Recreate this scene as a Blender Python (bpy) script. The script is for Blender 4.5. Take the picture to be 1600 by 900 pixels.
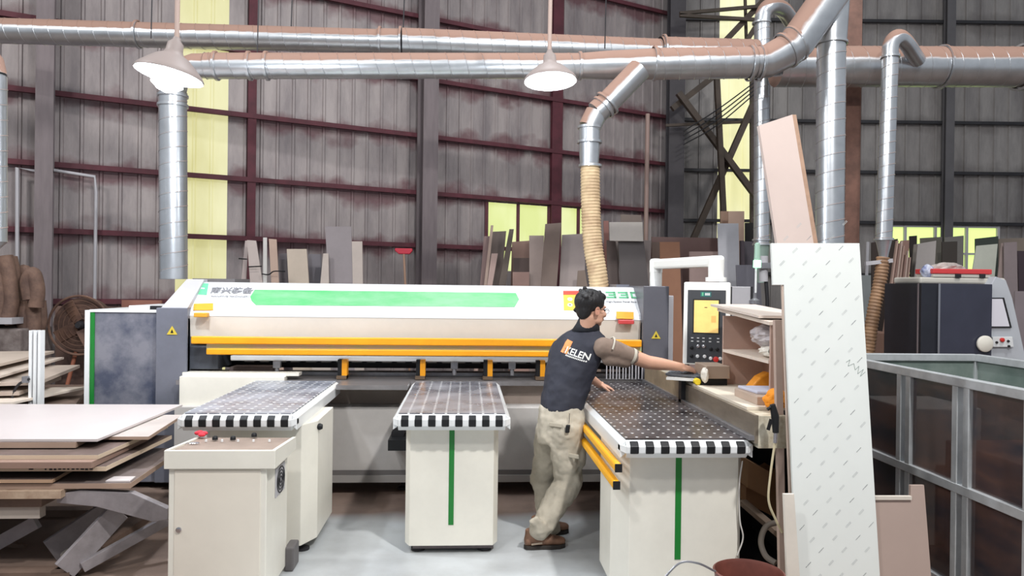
import bpy, bmesh, math, random
from mathutils import Vector, Matrix
rnd = random.Random(7)
for o in list(bpy.data.objects): bpy.data.objects.remove(o)
SC = bpy.context.scene; COL = SC.collection
V = Vector
# ------------------------------------------------------------------ camera
F = 1150.0; CH = 1.68
YAW = math.radians(3.5); PITCH = math.radians(-0.15); ROLL = 0.0125
fw = V((math.sin(YAW)*math.cos(PITCH), math.cos(YAW)*math.cos(PITCH), math.sin(PITCH)))
r0 = V((math.cos(YAW), -math.sin(YAW), 0)); u0 = r0.cross(fw)
RT = r0*math.cos(ROLL) + u0*math.sin(ROLL); UP = u0*math.cos(ROLL) - r0*math.sin(ROLL)
EYE = V((0, 0, CH))
cd = bpy.data.cameras.new('camera'); cam = bpy.data.objects.new('camera', cd); COL.objects.link(cam)
cd.sensor_width = 36; cd.lens = F/1600*36; cd.clip_start = 0.05; cd.clip_end = 200
cam.matrix_world = Matrix(((RT.x, UP.x, -fw.x, 0), (RT.y, UP.y, -fw.y, 0), (RT.z, UP.z, -fw.z, CH), (0, 0, 0, 1)))
SC.camera = cam
# ------------------------------------------------------------------ world, lamps, exposure
W = bpy.data.worlds.new('world'); SC.world = W; W.use_nodes = True
bg = W.node_tree.nodes['Background']; bg.inputs[0].default_value = (0.80, 0.86, 0.95, 1); bg.inputs[1].default_value = 0.36
SC.view_settings.view_transform = 'Standard'; SC.view_settings.look = 'None'
SC.view_settings.gamma = 1; SC.view_settings.use_curve_mapping = False
SC.view_settings.exposure = 0.25
def area(loc, target, size, power, col=(1, 0.985, 0.97)):
    l = bpy.data.lights.new('high_bay_light', 'AREA'); l.shape = 'DISK'; l.size = size; l.energy = power; l.color = col
    o = bpy.data.objects.new('high_bay_light', l); COL.objects.link(o); o.location = loc
    o.rotation_euler = (V(target)-V(loc)).to_track_quat('-Z', 'Y').to_euler()
    return o
area((-2.6, -0.5, 6.0), (-1.0, 5.5, 0), 0.5, 110)
area((2.3, 0.6, 6.2), (0.3, 5.0, 0), 0.30, 310)
area((0.5, 6.5, 8.5), (0, 7.5, 0), 1.5, 150, (0.95, 0.97, 1))
area((-6.5, 3.0, 7.5), (-4, 8.5, 2), 1.2, 260)
area((6.0, 4.5, 8.5), (6, 11, 1), 1.5, 260)
# ------------------------------------------------------------------ helpers
def ray(x, y): return fw*F + RT*(x-800) + UP*(450-y)
def AY(x, y, Y):
    d = ray(x, y); return EYE + d*(Y/d.y)
def G(x, y, z=0.0):
    d = ray(x, y); return EYE + d*((z-CH)/d.z)
def IP(x, y, p0, n):
    d = ray(x, y); return EYE + d*((p0-EYE).dot(n)/d.dot(n))
def lin(c):
    return tuple(((v/255)/12.92 if v/255 <= 0.04045 else ((v/255+0.055)/1.055)**2.4) for v in c)
_m = {}
def mat(name, c, rough=0.6, metal=0.0, var=0.0, vscale=3.0, bump=0.0, bscale=40.0, c2=None, emit=0.0, spec=0.5, stretch=None, coat=0.0, alpha=1.0, trans=0.0):
    key = name
    if key in _m: return _m[key]
    m = bpy.data.materials.new(name); m.use_nodes = True; nt = m.node_tree; N = nt.nodes; L = nt.links
    b = N['Principled BSDF']; c = lin(c)
    b.inputs['Base Color'].default_value = (*c, 1); b.inputs['Roughness'].default_value = rough
    b.inputs['Metallic'].default_value = metal; b.inputs['Specular IOR Level'].default_value = spec
    b.inputs['Coat Weight'].default_value = coat
    if alpha < 1: b.inputs['Alpha'].default_value = alpha
    if trans: b.inputs['Transmission Weight'].default_value = trans
    if var or bump or c2:
        tc = N.new('ShaderNodeTexCoord'); mp = N.new('ShaderNodeMapping'); L.new(tc.outputs['Object'], mp.inputs[0])
        if stretch: mp.inputs['Scale'].default_value = stretch
    if var or c2:
        n = N.new('ShaderNodeTexNoise'); n.inputs['Scale'].default_value = vscale; n.inputs['Detail'].default_value = 6; n.inputs['Roughness'].default_value = 0.65
        L.new(mp.outputs[0], n.inputs[0])
        cr = N.new('ShaderNodeValToRGB'); L.new(n.outputs[0], cr.inputs[0])
        if c2: a = lin(c2)
        else: a = tuple(max(0, v*(1-var)) for v in c)
        hi = c if c2 else tuple(min(1, v*(1+var*0.6)) for v in c)
        cr.color_ramp.elements[0].position = 0.36; cr.color_ramp.elements[0].color = (*a, 1)
        cr.color_ramp.elements[1].position = 0.62; cr.color_ramp.elements[1].color = (*hi, 1)
        L.new(cr.outputs[0], b.inputs['Base Color'])
    if bump:
        n2 = N.new('ShaderNodeTexNoise'); n2.inputs['Scale'].default_value = bscale; n2.inputs['Detail'].default_value = 4
        L.new(mp.outputs[0], n2.inputs[0]); bp = N.new('ShaderNodeBump'); bp.inputs['Strength'].default_value = bump; bp.inputs['Distance'].default_value = 0.01
        L.new(n2.outputs[0], bp.inputs['Height']); L.new(bp.outputs[0], b.inputs['Normal'])
    if emit:
        b.inputs['Emission Color'].default_value = (*c, 1); b.inputs['Emission Strength'].default_value = emit
    _m[key] = m; return m
def tag(o, label=None, cat=None, group=None, kind=None):
    if label: o['label'] = label
    if cat: o['category'] = cat
    if group: o['group'] = group
    if kind: o['kind'] = kind
    return o
def worldloc(o):
    p = V((0, 0, 0))
    while o is not None: p += V(o.location); o = o.parent
    return p
def thing(name, label, cat, loc=(0, 0, 0), group=None):
    o = bpy.data.objects.new(name, None); COL.objects.link(o); o.location = loc; o.empty_display_size = 0.1
    return tag(o, label, cat, group)
class MB:
    def __init__(s): s.v = []; s.f = []
    def add(s, vs, fs):
        k = len(s.v); s.v += [V(p) for p in vs]; s.f += [tuple(i+k for i in f) for f in fs]; return s
    def hexa(s, p):   # 0-3 bottom loop, 4-7 top loop
        return s.add(p, [(3, 2, 1, 0), (4, 5, 6, 7), (0, 1, 5, 4), (1, 2, 6, 5), (2, 3, 7, 6), (3, 0, 4, 7)])
    def box(s, x0, x1, y0, y1, z0, z1):
        return s.hexa([(x0, y0, z0), (x1, y0, z0), (x1, y1, z0), (x0, y1, z0), (x0, y0, z1), (x1, y0, z1), (x1, y1, z1), (x0, y1, z1)])
    def obox(s, c, ax, ay, az):   # centre and three half vectors
        c = V(c); ax = V(ax); ay = V(ay); az = V(az)
        return s.hexa([c-ax-ay-az, c+ax-ay-az, c+ax+ay-az, c-ax+ay-az, c-ax-ay+az, c+ax-ay+az, c+ax+ay+az, c-ax+ay+az])
    def prism(s, poly, vec):
        n = len(poly); vec = V(vec); a = [V(p) for p in poly]
        nn = V((0, 0, 0))
        for i in range(n): nn += a[i].cross(a[(i+1) % n])
        if nn.dot(vec) > 0: a = a[::-1]
        return s.add(a+[p+vec for p in a], [tuple(range(n)), tuple(range(2*n-1, n-1, -1))] + [(i+n, (i+1) % n+n, (i+1) % n, i) for i in range(n)])
    def bar(s, a, b, w, h=None, up=(0, 0, 1)):
        a = V(a); b = V(b); h = h or w; d = (b-a).normalized(); u = V(up)
        if abs(d.dot(u)) > 0.98: u = V((0, 1, 0))
        sx = d.cross(u).normalized()*(w/2); sz = sx.cross(d).normalized()*(h/2)
        return s.obox((a+b)/2, (b-a)/2, sx, sz)
    def tube(s, path, r, n=12, cap=True, closed=False):
        P = [V(p) for p in path]; m = len(P); R = r if isinstance(r, (list, tuple)) else [r]*m
        T = []
        for i in range(m):
            if closed: t = P[(i+1) % m]-P[i-1]
            else: t = P[min(i+1, m-1)]-P[max(i-1, 0)]
            T.append(t.normalized())
        u = T[0].orthogonal().normalized(); vs = []; fs = []
        for i in range(m):
            u = (u - T[i]*u.dot(T[i])).normalized(); w = T[i].cross(u)
            for k in range(n):
                a = 2*math.pi*k/n; vs.append(P[i]+(u*math.cos(a)+w*math.sin(a))*R[i])
        for i in range(m if closed else m-1):
            j = (i+1) % m
            for k in range(n):
                fs.append((i*n+k, i*n+(k+1) % n, j*n+(k+1) % n, j*n+k))
        if cap and not closed:
            fs.append(tuple(range(n-1, -1, -1))); fs.append(tuple((m-1)*n+k for k in range(n)))
        return s.add(vs, fs)
    def lathe(s, c, prof, n=24, axis=(0, 0, 1), cap=True):
        c = V(c); d = V(axis).normalized(); u = d.orthogonal().normalized(); w = d.cross(u); vs = []; fs = []
        m = len(prof)
        for (z, r) in prof:
            for k in range(n):
                a = 2*math.pi*k/n; vs.append(c+d*z+(u*math.cos(a)+w*math.sin(a))*r)
        for i in range(m-1):
            for k in range(n): fs.append((i*n+k, i*n+(k+1) % n, (i+1)*n+(k+1) % n, (i+1)*n+k))
        if cap: fs.append(tuple(range(n-1, -1, -1))); fs.append(tuple((m-1)*n+k for k in range(n)))
        return s.add(vs, fs)
    def loft(s, rings, n=24, cap=True):   # ring = centre, half vector U, half vector V
        vs = []; fs = []; m = len(rings)
        for (c, a, b) in rings:
            c = V(c); a = V(a); b = V(b)
            for k in range(n):
                t = 2*math.pi*k/n; vs.append(c+a*math.cos(t)+b*math.sin(t))
        for i in range(m-1):
            for k in range(n): fs.append((i*n+k, i*n+(k+1) % n, (i+1)*n+(k+1) % n, (i+1)*n+k))
        if cap: fs.append(tuple(range(n-1, -1, -1))); fs.append(tuple((m-1)*n+k for k in range(n)))
        return s.add(vs, fs)
    def ball(s, c, rx, ry=None, rz=None, n=16, m=10, rot=None):
        ry = ry or rx; rz = rz or rx; c = V(c); vs = []; fs = []
        for i in range(m+1):
            p = math.pi*i/m
            for k in range(n):
                a = 2*math.pi*k/n; q = V((rx*math.sin(p)*math.cos(a), ry*math.sin(p)*math.sin(a), -rz*math.cos(p)))
                if rot: q = rot @ q
                vs.append(c+q)
        for i in range(m):
            for k in range(n): fs.append((i*n+k, i*n+(k+1) % n, (i+1)*n+(k+1) % n, (i+1)*n+k))
        return s.add(vs, fs)
    def helix(s, a, b, r, pitch=0.11, n=28, hb=0.004, wb=0.010):   # spiral-seam duct
        a = V(a); b = V(b); Lg = (b-a).length; d = (b-a).normalized(); u = d.orthogonal().normalized(); w = d.cross(u)
        prof = [(0, r)]; k = -1
        while k*pitch < Lg+pitch:
            z = k*pitch; prof += [(z, r), (z+wb*0.3, r+hb), (z+wb*0.7, r+hb), (z+wb, r)]; k += 1
        prof = prof[1:]; vs = []; fs = []; m = len(prof)
        for (z, rr) in prof:
            for q in range(n):
                t = 2*math.pi*q/n; zz = z+pitch*q/n; zc = min(max(zz, 0), Lg)
                vs.append(a+d*zc+(u*math.cos(t)+w*math.sin(t))*rr)
        for i in range(m-1):
            for q in range(n-1): fs.append((i*n+q, i*n+q+1, (i+1)*n+q+1, (i+1)*n+q))
            if i+4 < m: fs.append((i*n+n-1, (i+4)*n, (i+5)*n, (i+1)*n+n-1) if i+5 < m else (i*n+n-1, (i+4)*n, (i+4)*n, (i+1)*n+n-1))
        fs = [f for f in fs if len(set(f)) == len(f)]
        return s.add(vs, fs)
    def mesh(s, name, org):
        me = bpy.data.meshes.new(name); me.from_pydata([tuple(p-org) for p in s.v], [], s.f); me.validate(); me.update(); return me
    def build(s, name, m, parent=None, smooth=False, bevel=0.0, label=None, origin=None):
        if parent is None:
            if origin is None:
                xs = [p.x for p in s.v]; ys = [p.y for p in s.v]; zs = [p.z for p in s.v]
                origin = V(((min(xs)+max(xs))/2, (min(ys)+max(ys))/2, min(zs)))
            org = V(origin)
        else: org = worldloc(parent)
        me = s.mesh(name, org); me.materials.append(m)
        bm = bmesh.new(); bm.from_mesh(me); bmesh.ops.recalc_face_normals(bm, faces=bm.faces); bm.to_mesh(me); bm.free()
        o = bpy.data.objects.new(name, me); COL.objects.link(o)
        if parent is None: o.location = org
        else: o.parent = parent
        if smooth:
            for p in me.polygons: p.use_smooth = True
            try: me.set_sharp_from_angle(angle=math.radians(40))
            except Exception: pass
        if bevel:
            md = o.modifiers.new('bevel', 'BEVEL'); md.width = bevel; md.segments = 2; md.limit_method = 'ANGLE'; md.angle_limit = math.radians(40)
        if label: o['label'] = label
        return o
def struct(name, mb, m, parent=None, **k):
    o = mb.build(name, m, parent, **k)
    if parent is None: o['kind'] = 'structure'
    return o
def arc(pts, n=8):     # Catmull-Rom through points
    P = [V(p) for p in pts]; out = []
    P = [P[0]*2-P[1]]+P+[P[-1]*2-P[-2]]
    for i in range(1, len(P)-2):
        for k in range(n):
            t = k/n; a, b, c, d = P[i-1:i+3]
            out.append(0.5*((2*b)+(c-a)*t+(2*a-5*b+4*c-d)*t*t+(-a+3*b-3*c+d)*t**3))
    out.append(P[-2]); return out
def textmesh(body, size, x_dir, y_dir, org, depth=0.001, align='LEFT', bold=0.0):
    c = bpy.data.curves.new('t', 'FONT'); c.body = body; c.size = size; c.align_x = align; c.align_y = 'CENTER'; c.extrude = depth; c.offset = bold; c.resolution_u = 3
    o = bpy.data.objects.new('t', c); COL.objects.link(o); dg = bpy.context.evaluated_depsgraph_get()
    me = bpy.data.meshes.new_from_object(o.evaluated_get(dg)); x = V(x_dir).normalized(); y = V(y_dir).normalized(); z = x.cross(y)
    mb = MB(); mb.add([V(org)+x*v.co.x+y*v.co.y+z*v.co.z for v in me.vertices], [tuple(p.vertices) for p in me.polygons])
    bpy.data.objects.remove(o); bpy.data.curves.remove(c); bpy.data.meshes.remove(me); return mb
# ------------------------------------------------------------------ materials
M_BEAM = mat('beam_white_paint', (206, 208, 210), 0.4, var=0.03, vscale=2)
M_CREAM = mat('cream_paint', (226, 222, 210), 0.38, var=0.06, vscale=2, coat=0.15)
M_WHITE = mat('white_paint', (224, 226, 226), 0.35, var=0.04, vscale=2, coat=0.15)
M_DGREY = mat('dark_grey_paint', (104, 106, 116), 0.35, var=0.16, vscale=2.2, coat=0.1)
M_LGREY = mat('light_grey_paint', (176, 174, 178), 0.4, var=0.05)
M_SKIRT = mat('grey_skirt', (188, 184, 180), 0.45, var=0.08)
M_BLACK = mat('black_rubber', (26, 27, 29), 0.45, spec=0.3)
M_DARK = mat('dark_metal', (44, 43, 46), 0.5, metal=0.3, var=0.3)
M_GREEN = mat('green_paint', (22, 118, 44), 0.4)
M_YEL = mat('yellow_paint', (244, 176, 20), 0.4, var=0.05)
M_STEEL = mat('machined_steel', (150, 150, 154), 0.38, metal=0.7, var=0.2, vscale=8, stretch=(1, 8, 1))
M_CHROME = mat('bright_metal', (200, 200, 205), 0.25, metal=1.0)
M_SMOKE = mat('column_steel', (112, 102, 104), 0.6, var=0.15, stretch=(4, 4, 0.5))
M_RED = mat('oxide_red_steel', (82, 34, 44), 0.7, var=0.25, vscale=4)
def duct_mat():
    m = bpy.data.materials.new('galvanised_duct'); m.use_nodes = True; nt = m.node_tree; N = nt.nodes; L = nt.links; b = N['Principled BSDF']
    b.inputs['Metallic'].default_value = 0.85; b.inputs['Roughness'].default_value = 0.3
    g = N.new('ShaderNodeNewGeometry'); sp = N.new('ShaderNodeSeparateXYZ'); L.new(g.outputs['Normal'], sp.inputs[0])
    tc = N.new('ShaderNodeTexCoord'); n = N.new('ShaderNodeTexNoise'); n.inputs['Scale'].default_value = 6; n.inputs['Detail'].default_value = 5; L.new(tc.outputs['Object'], n.inputs[0])
    ma = N.new('ShaderNodeMath'); ma.operation = 'MULTIPLY_ADD'; L.new(n.outputs[0], ma.inputs[0]); ma.inputs[1].default_value = 0.35; L.new(sp.outputs[2], ma.inputs[2])
    mr = N.new('ShaderNodeMapRange'); L.new(ma.outputs[0], mr.inputs[0]); mr.inputs[1].default_value = 0.22; mr.inputs[2].default_value = 0.36; ma.inputs[1].default_value = 0.25
    cr = N.new('ShaderNodeValToRGB'); L.new(n.outputs[0], cr.inputs[0]); cr.color_ramp.elements[0].color = (*lin((176, 180, 184)), 1); cr.color_ramp.elements[1].color = (*lin((222, 226, 230)), 1)
    mx = N.new('ShaderNodeMix'); mx.data_type = 'RGBA'; L.new(mr.outputs[0], mx.inputs[0]); L.new(cr.outputs[0], mx.inputs[6]); mx.inputs[7].default_value = (*lin((150, 120, 106)), 1)
    L.new(mx.outputs[2], b.inputs['Base Color'])
    iv = N.new('ShaderNodeMath'); iv.operation = 'MULTIPLY_ADD'; L.new(mr.outputs[0], iv.inputs[0]); iv.inputs[1].default_value = -0.85; iv.inputs[2].default_value = 0.85; L.new(iv.outputs[0], b.inputs['Metallic'])
    rr = N.new('ShaderNodeMath'); rr.operation = 'MULTIPLY_ADD'; L.new(mr.outputs[0], rr.inputs[0]); rr.inputs[1].default_value = 0.6; rr.inputs[2].default_value = 0.3; L.new(rr.outputs[0], b.inputs['Roughness'])
    return m
M_DUCT = duct_mat()
_bm = {}
def wood(c, rough=0.6):
    g_ = sum(c)/3; c = tuple(int(v+(g_-v)*0.22) for v in c); k = tuple(c)
    if k not in _bm:
        _bm[k] = mat('board_%d_%d_%d' % k, c, rough, var=0.07, vscale=2.5)
    return _bm[k]
# ------------------------------------------------------------------ shell
# wall frame: corner, left wall direction and right wall direction
KC = EYE + ray(1044, 450)*(15.0/F); KC = V((KC.x, KC.y, 0))
hl = math.radians(64.8); DL = -V((math.sin(hl), math.cos(hl), 0)); NL = V((math.cos(hl), -math.sin(hl), 0))   # NL points into the room
DR = r0.copy(); NR = -V((math.sin(YAW), math.cos(YAW), 0))
def sL(px):   # distance along the left wall of a picture column
    p = IP(px, 300, KC, NL); return (p-KC).dot(DL)
def sR(px):
    p = IP(px, 300, KC, NR); return (p-KC).dot(DR)
def wallmat(name, ca, cb, girts, stain, amt):
    m = bpy.data.materials.new(name); m.use_nodes = True; nt = m.node_tree; N = nt.nodes; L = nt.links; b = N['Principled BSDF']
    b.inputs['Roughness'].default_value = 0.55; b.inputs['Metallic'].default_value = 0.1
    g = N.new('ShaderNodeNewGeometry'); sp = N.new('ShaderNodeSeparateXYZ'); L.new(g.outputs['Position'], sp.inputs[0])
    mp = N.new('ShaderNodeMapping'); mp.inputs['Scale'].default_value = (1.6, 1.6, 0.35); L.new(g.outputs['Position'], mp.inputs[0])
    n = N.new('ShaderNodeTexNoise'); n.inputs['Scale'].default_value = 1.6; n.inputs['Detail'].default_value = 8; n.inputs['Roughness'].default_value = 0.7; L.new(mp.outputs[0], n.inputs[0])
    cr = N.new('ShaderNodeValToRGB'); L.new(n.outputs[0], cr.inputs[0]); cr.color_ramp.elements[0].position = 0.35; cr.color_ramp.elements[1].position = 0.62
    cr.color_ramp.elements[0].color = (*lin(ca), 1); cr.color_ramp.elements[1].color = (*lin(cb), 1)
    n2 = N.new('ShaderNodeTexNoise'); n2.inputs['Scale'].default_value = 2.2; n2.inputs['Detail'].default_value = 5; L.new(g.outputs['Position'], n2.inputs[0])
    tot = None
    for h in girts:
        d = N.new('ShaderNodeMath'); d.operation = 'SUBTRACT'; L.new(sp.outputs[2], d.inputs[0]); d.inputs[1].default_value = h-0.03
        a = N.new('ShaderNodeMath'); a.operation = 'ABSOLUTE'; L.new(d.outputs[0], a.inputs[0])
        q = N.new('ShaderNodeMath'); q.operation = 'MULTIPLY_ADD'; L.new(n2.outputs[0], q.inputs[0]); q.inputs[1].default_value = -0.75; L.new(a.outputs[0], q.inputs[2])
        r = N.new('ShaderNodeMapRange'); L.new(q.outputs[0], r.inputs[0]); r.inputs[1].default_value = -0.33; r.inputs[2].default_value = -0.17; r.inputs[3].default_value = amt; r.inputs[4].default_value = 0
        if tot is None: tot = r.outputs[0]
        else:
            t = N.new('ShaderNodeMath'); t.operation = 'MAXIMUM'; L.new(tot, t.inputs[0]); L.new(r.outputs[0], t.inputs[1]); tot = t.outputs[0]
    mx = N.new('ShaderNodeMix'); mx.data_type = 'RGBA'; L.new(tot, mx.inputs[0]); L.new(cr.outputs[0], mx.inputs[6]); mx.inputs[7].default_value = (*lin(stain), 1)
    L.new(mx.outputs[2], b.inputs['Base Color'])
    return m
GL = [1.40, 2.34, 3.22, 4.17, 5.12, 6.15, 7.2]; GR = [2.0, 3.06, 4.08, 5.1, 6.12, 7.14]
M_WL = wallmat('corrugated_left', (124, 116, 117), (158, 149, 147), GL, (92, 48, 56), 0.75)
M_WR = wallmat('corrugated_back', (114, 110, 109), (142, 138, 135), GR, (70, 62, 60), 0.35)
def corr(mb, o, d, nrm, s0, s1, z0, z1, step=0.235, dep=0.022):
    prof = [(s0, 0.0)]; k = math.ceil(s0/step)
    while k*step < s1-0.05:
        s = k*step
        if s-0.028 > s0: prof += [(s-0.028, 0), (s-0.014, dep), (s+0.014, dep), (s+0.028, 0)]
        k += 1
    prof.append((s1, 0.0)); vs = []; fs = []
    for (s, w) in prof:
        p = o+d*s+nrm*w; vs += [(p.x, p.y, z0), (p.x, p.y, z1)]
    for i in range(len(prof)-1): fs.append((2*i, 2*i+2, 2*i+3, 2*i+1))
    mb.add(vs, fs)
TOPZ = 9.0
sa, sb = sorted((sL(275), sL(355))); wa, wb = sorted((sL(760), sL(914)))
mb = MB()
corr(mb, KC, DL, NL, 0, wa, 0, TOPZ); corr(mb, KC, DL, NL, wa, wb, 0, 1.95); corr(mb, KC, DL, NL, wa, wb, 3.16, TOPZ)
corr(mb, KC, DL, NL, wb, sa, 0, TOPZ); corr(mb, KC, DL, NL, sb, 14.5, 0, TOPZ)
struct('wall_left', mb, M_WL, origin=KC)
def glow(name, ca, cb, e):
    m = bpy.data.materials.new(name); m.use_nodes = True; nt = m.node_tree; N = nt.nodes; L = nt.links; b = N['Principled BSDF']
    g = N.new('ShaderNodeNewGeometry'); n = N.new('ShaderNodeTexNoise'); n.inputs['Scale'].default_value = 1.1; n.inputs['Detail'].default_value = 6
    mp = N.new('ShaderNodeMapping'); mp.inputs['Scale'].default_value = (1.5, 1.5, 0.5); L.new(g.outputs['Position'], mp.inputs[0]); L.new(mp.outputs[0], n.inputs[0])
    cr = N.new('ShaderNodeValToRGB'); L.new(n.outputs[0], cr.inputs[0]); cr.color_ramp.elements[0].position = 0.35; cr.color_ramp.elements[1].position = 0.65
    cr.color_ramp.elements[0].color = (*lin(ca), 1); cr.color_ramp.elements[1].color = (*lin(cb), 1)
    b.inputs['Base Color'].default_value = (0.25, 0.25, 0.2, 1); b.inputs['Roughness'].default_value = 0.5
    L.new(cr.outputs[0], b.inputs['Emission Color']); b.inputs['Emission Strength'].default_value = e
    return m
M_SKY = glow('translucent_roof_sheet', (205, 198, 120), (232, 228, 170), 0.66)
M_WIN = glow('green_daylight_glass', (208, 220, 128), (234, 240, 178), 0.80)
mb = MB(); corr(mb, KC, DL, NL, sa, sb, 0, TOPZ); struct('window_1', mb, M_SKY)
mb = MB(); a = KC+DL*wa; b = KC+DL*wb; o_ = -NL*0.04
mb.hexa([V((a.x, a.y, 1.95)), V((b.x, b.y, 1.95)), V((b.x, b.y, 1.95))+o_, V((a.x, a.y, 1.95))+o_, V((a.x, a.y, 3.16)), V((b.x, b.y, 3.16)), V((b.x, b.y, 3.16))+o_, V((a.x, a.y, 3.16))+o_])
w2 = struct('window_2', mb, M_WIN)
mb = MB()
for px in (760, 809, 857, 903):
    p = KC+DL*sL(px)+NL*0.02; mb.bar((p.x, p.y, 1.95), (p.x, p.y, 3.16), 0.06)
mb.build('window_frame', M_RED, w2)
# back (right) wall
ra, rb = sR(1121), sR(1176); qa, qb = sR(1390), sR(1560)
mb = MB()
corr(mb, KC, DR, NR, 0, ra, 0, TOPZ, 0.30, 0.03); corr(mb, KC, DR, NR, rb, qa, 0, TOPZ, 0.30, 0.03)
corr(mb, KC, DR, NR, qa, qb, 0, 1.9, 0.30, 0.03); corr(mb, KC, DR, NR, qa, qb, 3.02, TOPZ, 0.30, 0.03); corr(mb, KC, DR, NR, qb, 14, 0, TOPZ, 0.30, 0.03)
struct('wall_back', mb, M_WR, origin=KC)
mb = MB(); corr(mb, KC, DR, NR, ra, rb, 0, TOPZ, 0.3, 0.03); struct('window_3', mb, glow('translucent_wall_sheet', (228, 224, 160), (244, 242, 196), 0.8))
mb = MB(); a = KC+DR*qa-NR*0.02; b = KC+DR*qb-NR*0.02; mb.hexa([V((a.x, a.y, 1.9)), V((b.x, b.y, 1.9)), V((b.x, b.y, 1.9))-NR*0.03, V((a.x, a.y, 1.9))-NR*0.03, V((a.x, a.y, 3.02)), V((b.x, b.y, 3.02)), V((b.x, b.y, 3.02))-NR*0.03, V((a.x, a.y, 3.02))-NR*0.03])
w4 = struct('window_4', mb, mat('bright_green_glass', (206, 228, 140), 0.3, emit=0.85))
mb = MB()
for px in (1391, 1414, 1461, 1510, 1559):
    p = KC+DR*sR(px)+NR*0.02; mb.bar((p.x, p.y, 1.9), (p.x, p.y, 3.02), 0.05)
for z in (1.9, 2.45, 3.0):
    p = KC+DR*(sR(1461) if z == 2.45 else qa)+NR*0.02; q = KC+DR*qb+NR*0.02; mb.bar((p.x, p.y, z), (q.x, q.y, z), 0.04)
mb.build('window_frame', M_LGREY, w4)
# girts: one steel rail each
for i, z in enumerate(GL):
    a = KC+NL*0.10+V((0, 0, z)); b = KC+DL*14.3+NL*0.10+V((0, 0, z))
    struct('wall_girt', MB().bar(a, b, 0.055, 0.07), M_RED)
for i, z in enumerate(GR):
    a = KC+NR*0.08+DR*0.1+V((0, 0, z)); b = KC+DR*13.9+NR*0.08+V((0, 0, z))
    struct('wall_girt', MB().bar(a, b, 0.05, 0.06), M_DARK)
# columns: steel H sections
def column(px, w, dep, d, n, s, m, off=0.18, ztop=TOPZ, hs=True):
    c = KC+d*s+n*(off+dep/2); mb = MB(); a = d*(w/2); e = n*(dep/2); t = 0.012; zz = V((0, 0, ztop/2))
    mb.obox(c+e+V((0, 0, ztop/2)), a, n*t/1, zz); mb.obox(c-e+V((0, 0, ztop/2)), a, n*t/1, zz); mb.obox(c+V((0, 0, ztop/2)), d*t/1.5, e, zz)
    struct('steel_column', mb, m)
column(71, 0.20, 0.26, DL, NL, sL(72), M_SMOKE, 0.16)
column(656, 0.26, 0.26, DL, NL, sL(657), M_SMOKE, 0.16)
column(1044, 0.3, 0.3, r0, NR, -0.0, mat('dark_column', (66, 62, 66), 0.6, var=0.15), 0.3)
column(391, 0.12, 0.05, DL, NL, sL(391), M_RED, 0.05)
column(865, 0.22, 0.05, DL, NL, sL(865), M_RED, 0.05)
column(1472, 0.17, 0.12, DR, NR, sR(1473), mat('grey_post', (86, 84, 86), 0.6, var=0.1), 0.1)
# the nearer red-brown column behind the tall duct
c = AY(1327, 200, 9.6); mb = MB(); w_ = 0.10
for dy in (-0.10, 0.10): mb.box(c.x-w_, c.x+w_, 9.6+dy-0.01, 9.6+dy+0.01, 0, 9)
mb.box(c.x-0.01, c.x+0.01, 9.5, 9.7, 0, 9)
struct('steel_column', mb, mat('brown_column', (112, 80, 68), 0.6, var=0.3, vscale=4))
# floor
m = bpy.data.materials.new('workshop_floor'); m.use_nodes = True; nt = m.node_tree; N = nt.nodes; L = nt.links; b = N['Principled BSDF']
g = N.new('ShaderNodeNewGeometry'); n = N.new('ShaderNodeTexNoise'); n.inputs['Scale'].default_value = 1.4; n.inputs['Detail'].default_value = 8; n.inputs['Roughness'].default_value = 0.6; L.new(g.outputs['Position'], n.inputs[0])
sp = N.new('ShaderNodeSeparateXYZ'); L.new(g.outputs['Position'], sp.inputs[0])
def edge(sock, sign, lim, wn=0.35, soft=0.12):
    a = N.new('ShaderNodeMath'); a.operation = 'MULTIPLY_ADD'; L.new(n.outputs[0], a.inputs[0]); a.inputs[1].default_value = wn; L.new(sock, a.inputs[2])
    r = N.new('ShaderNodeMapRange'); L.new(a.outputs[0], r.inputs[0]); r.inputs[1].default_value = lim+wn/2-soft; r.inputs[2].default_value = lim+wn/2+soft
    if sign < 0: r.inputs[3].default_value = 1; r.inputs[4].default_value = 0
    return r.outputs[0]
def mul(a, c):
    k = N.new('ShaderNodeMath'); k.operation = 'MULTIPLY'; L.new(a, k.inputs[0]); L.new(c, k.inputs[1]); return k.outputs[0]
clean = mul(mul(edge(sp.outputs[0], 1, -1.25), edge(sp.outputs[0], -1, 1.3)), edge(sp.outputs[1], -1, 5.35))
c1 = N.new('ShaderNodeValToRGB'); L.new(n.outputs[0], c1.inputs[0]); c1.color_ramp.elements[0].color = (*lin((96, 78, 68)), 1); c1.color_ramp.elements[1].color = (*lin((136, 116, 104)), 1); c1.color_ramp.elements[0].position = .35; c1.color_ramp.elements[1].position = .65
c2 = N.new('ShaderNodeValToRGB'); L.new(n.outputs[0], c2.inputs[0]); c2.color_ramp.elements[0].color = (*lin((158, 160, 160)), 1); c2.color_ramp.elements[1].color = (*lin((190, 194, 196)), 1); c2.color_ramp.elements[0].position = .3; c2.color_ramp.elements[1].position = .6
mx = N.new('ShaderNodeMix'); mx.data_type = 'RGBA'; L.new(clean, mx.inputs[0]); L.new(c1.outputs[0], mx.inputs[6]); L.new(c2.outputs[0], mx.inputs[7]); L.new(mx.outputs[2], b.inputs['Base Color'])
rr = N.new('ShaderNodeMapRange'); L.new(clean, rr.inputs[0]); rr.inputs[3].default_value = 0.75; rr.inputs[4].default_value = 0.38; L.new(rr.outputs[0], b.inputs['Roughness'])
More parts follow.
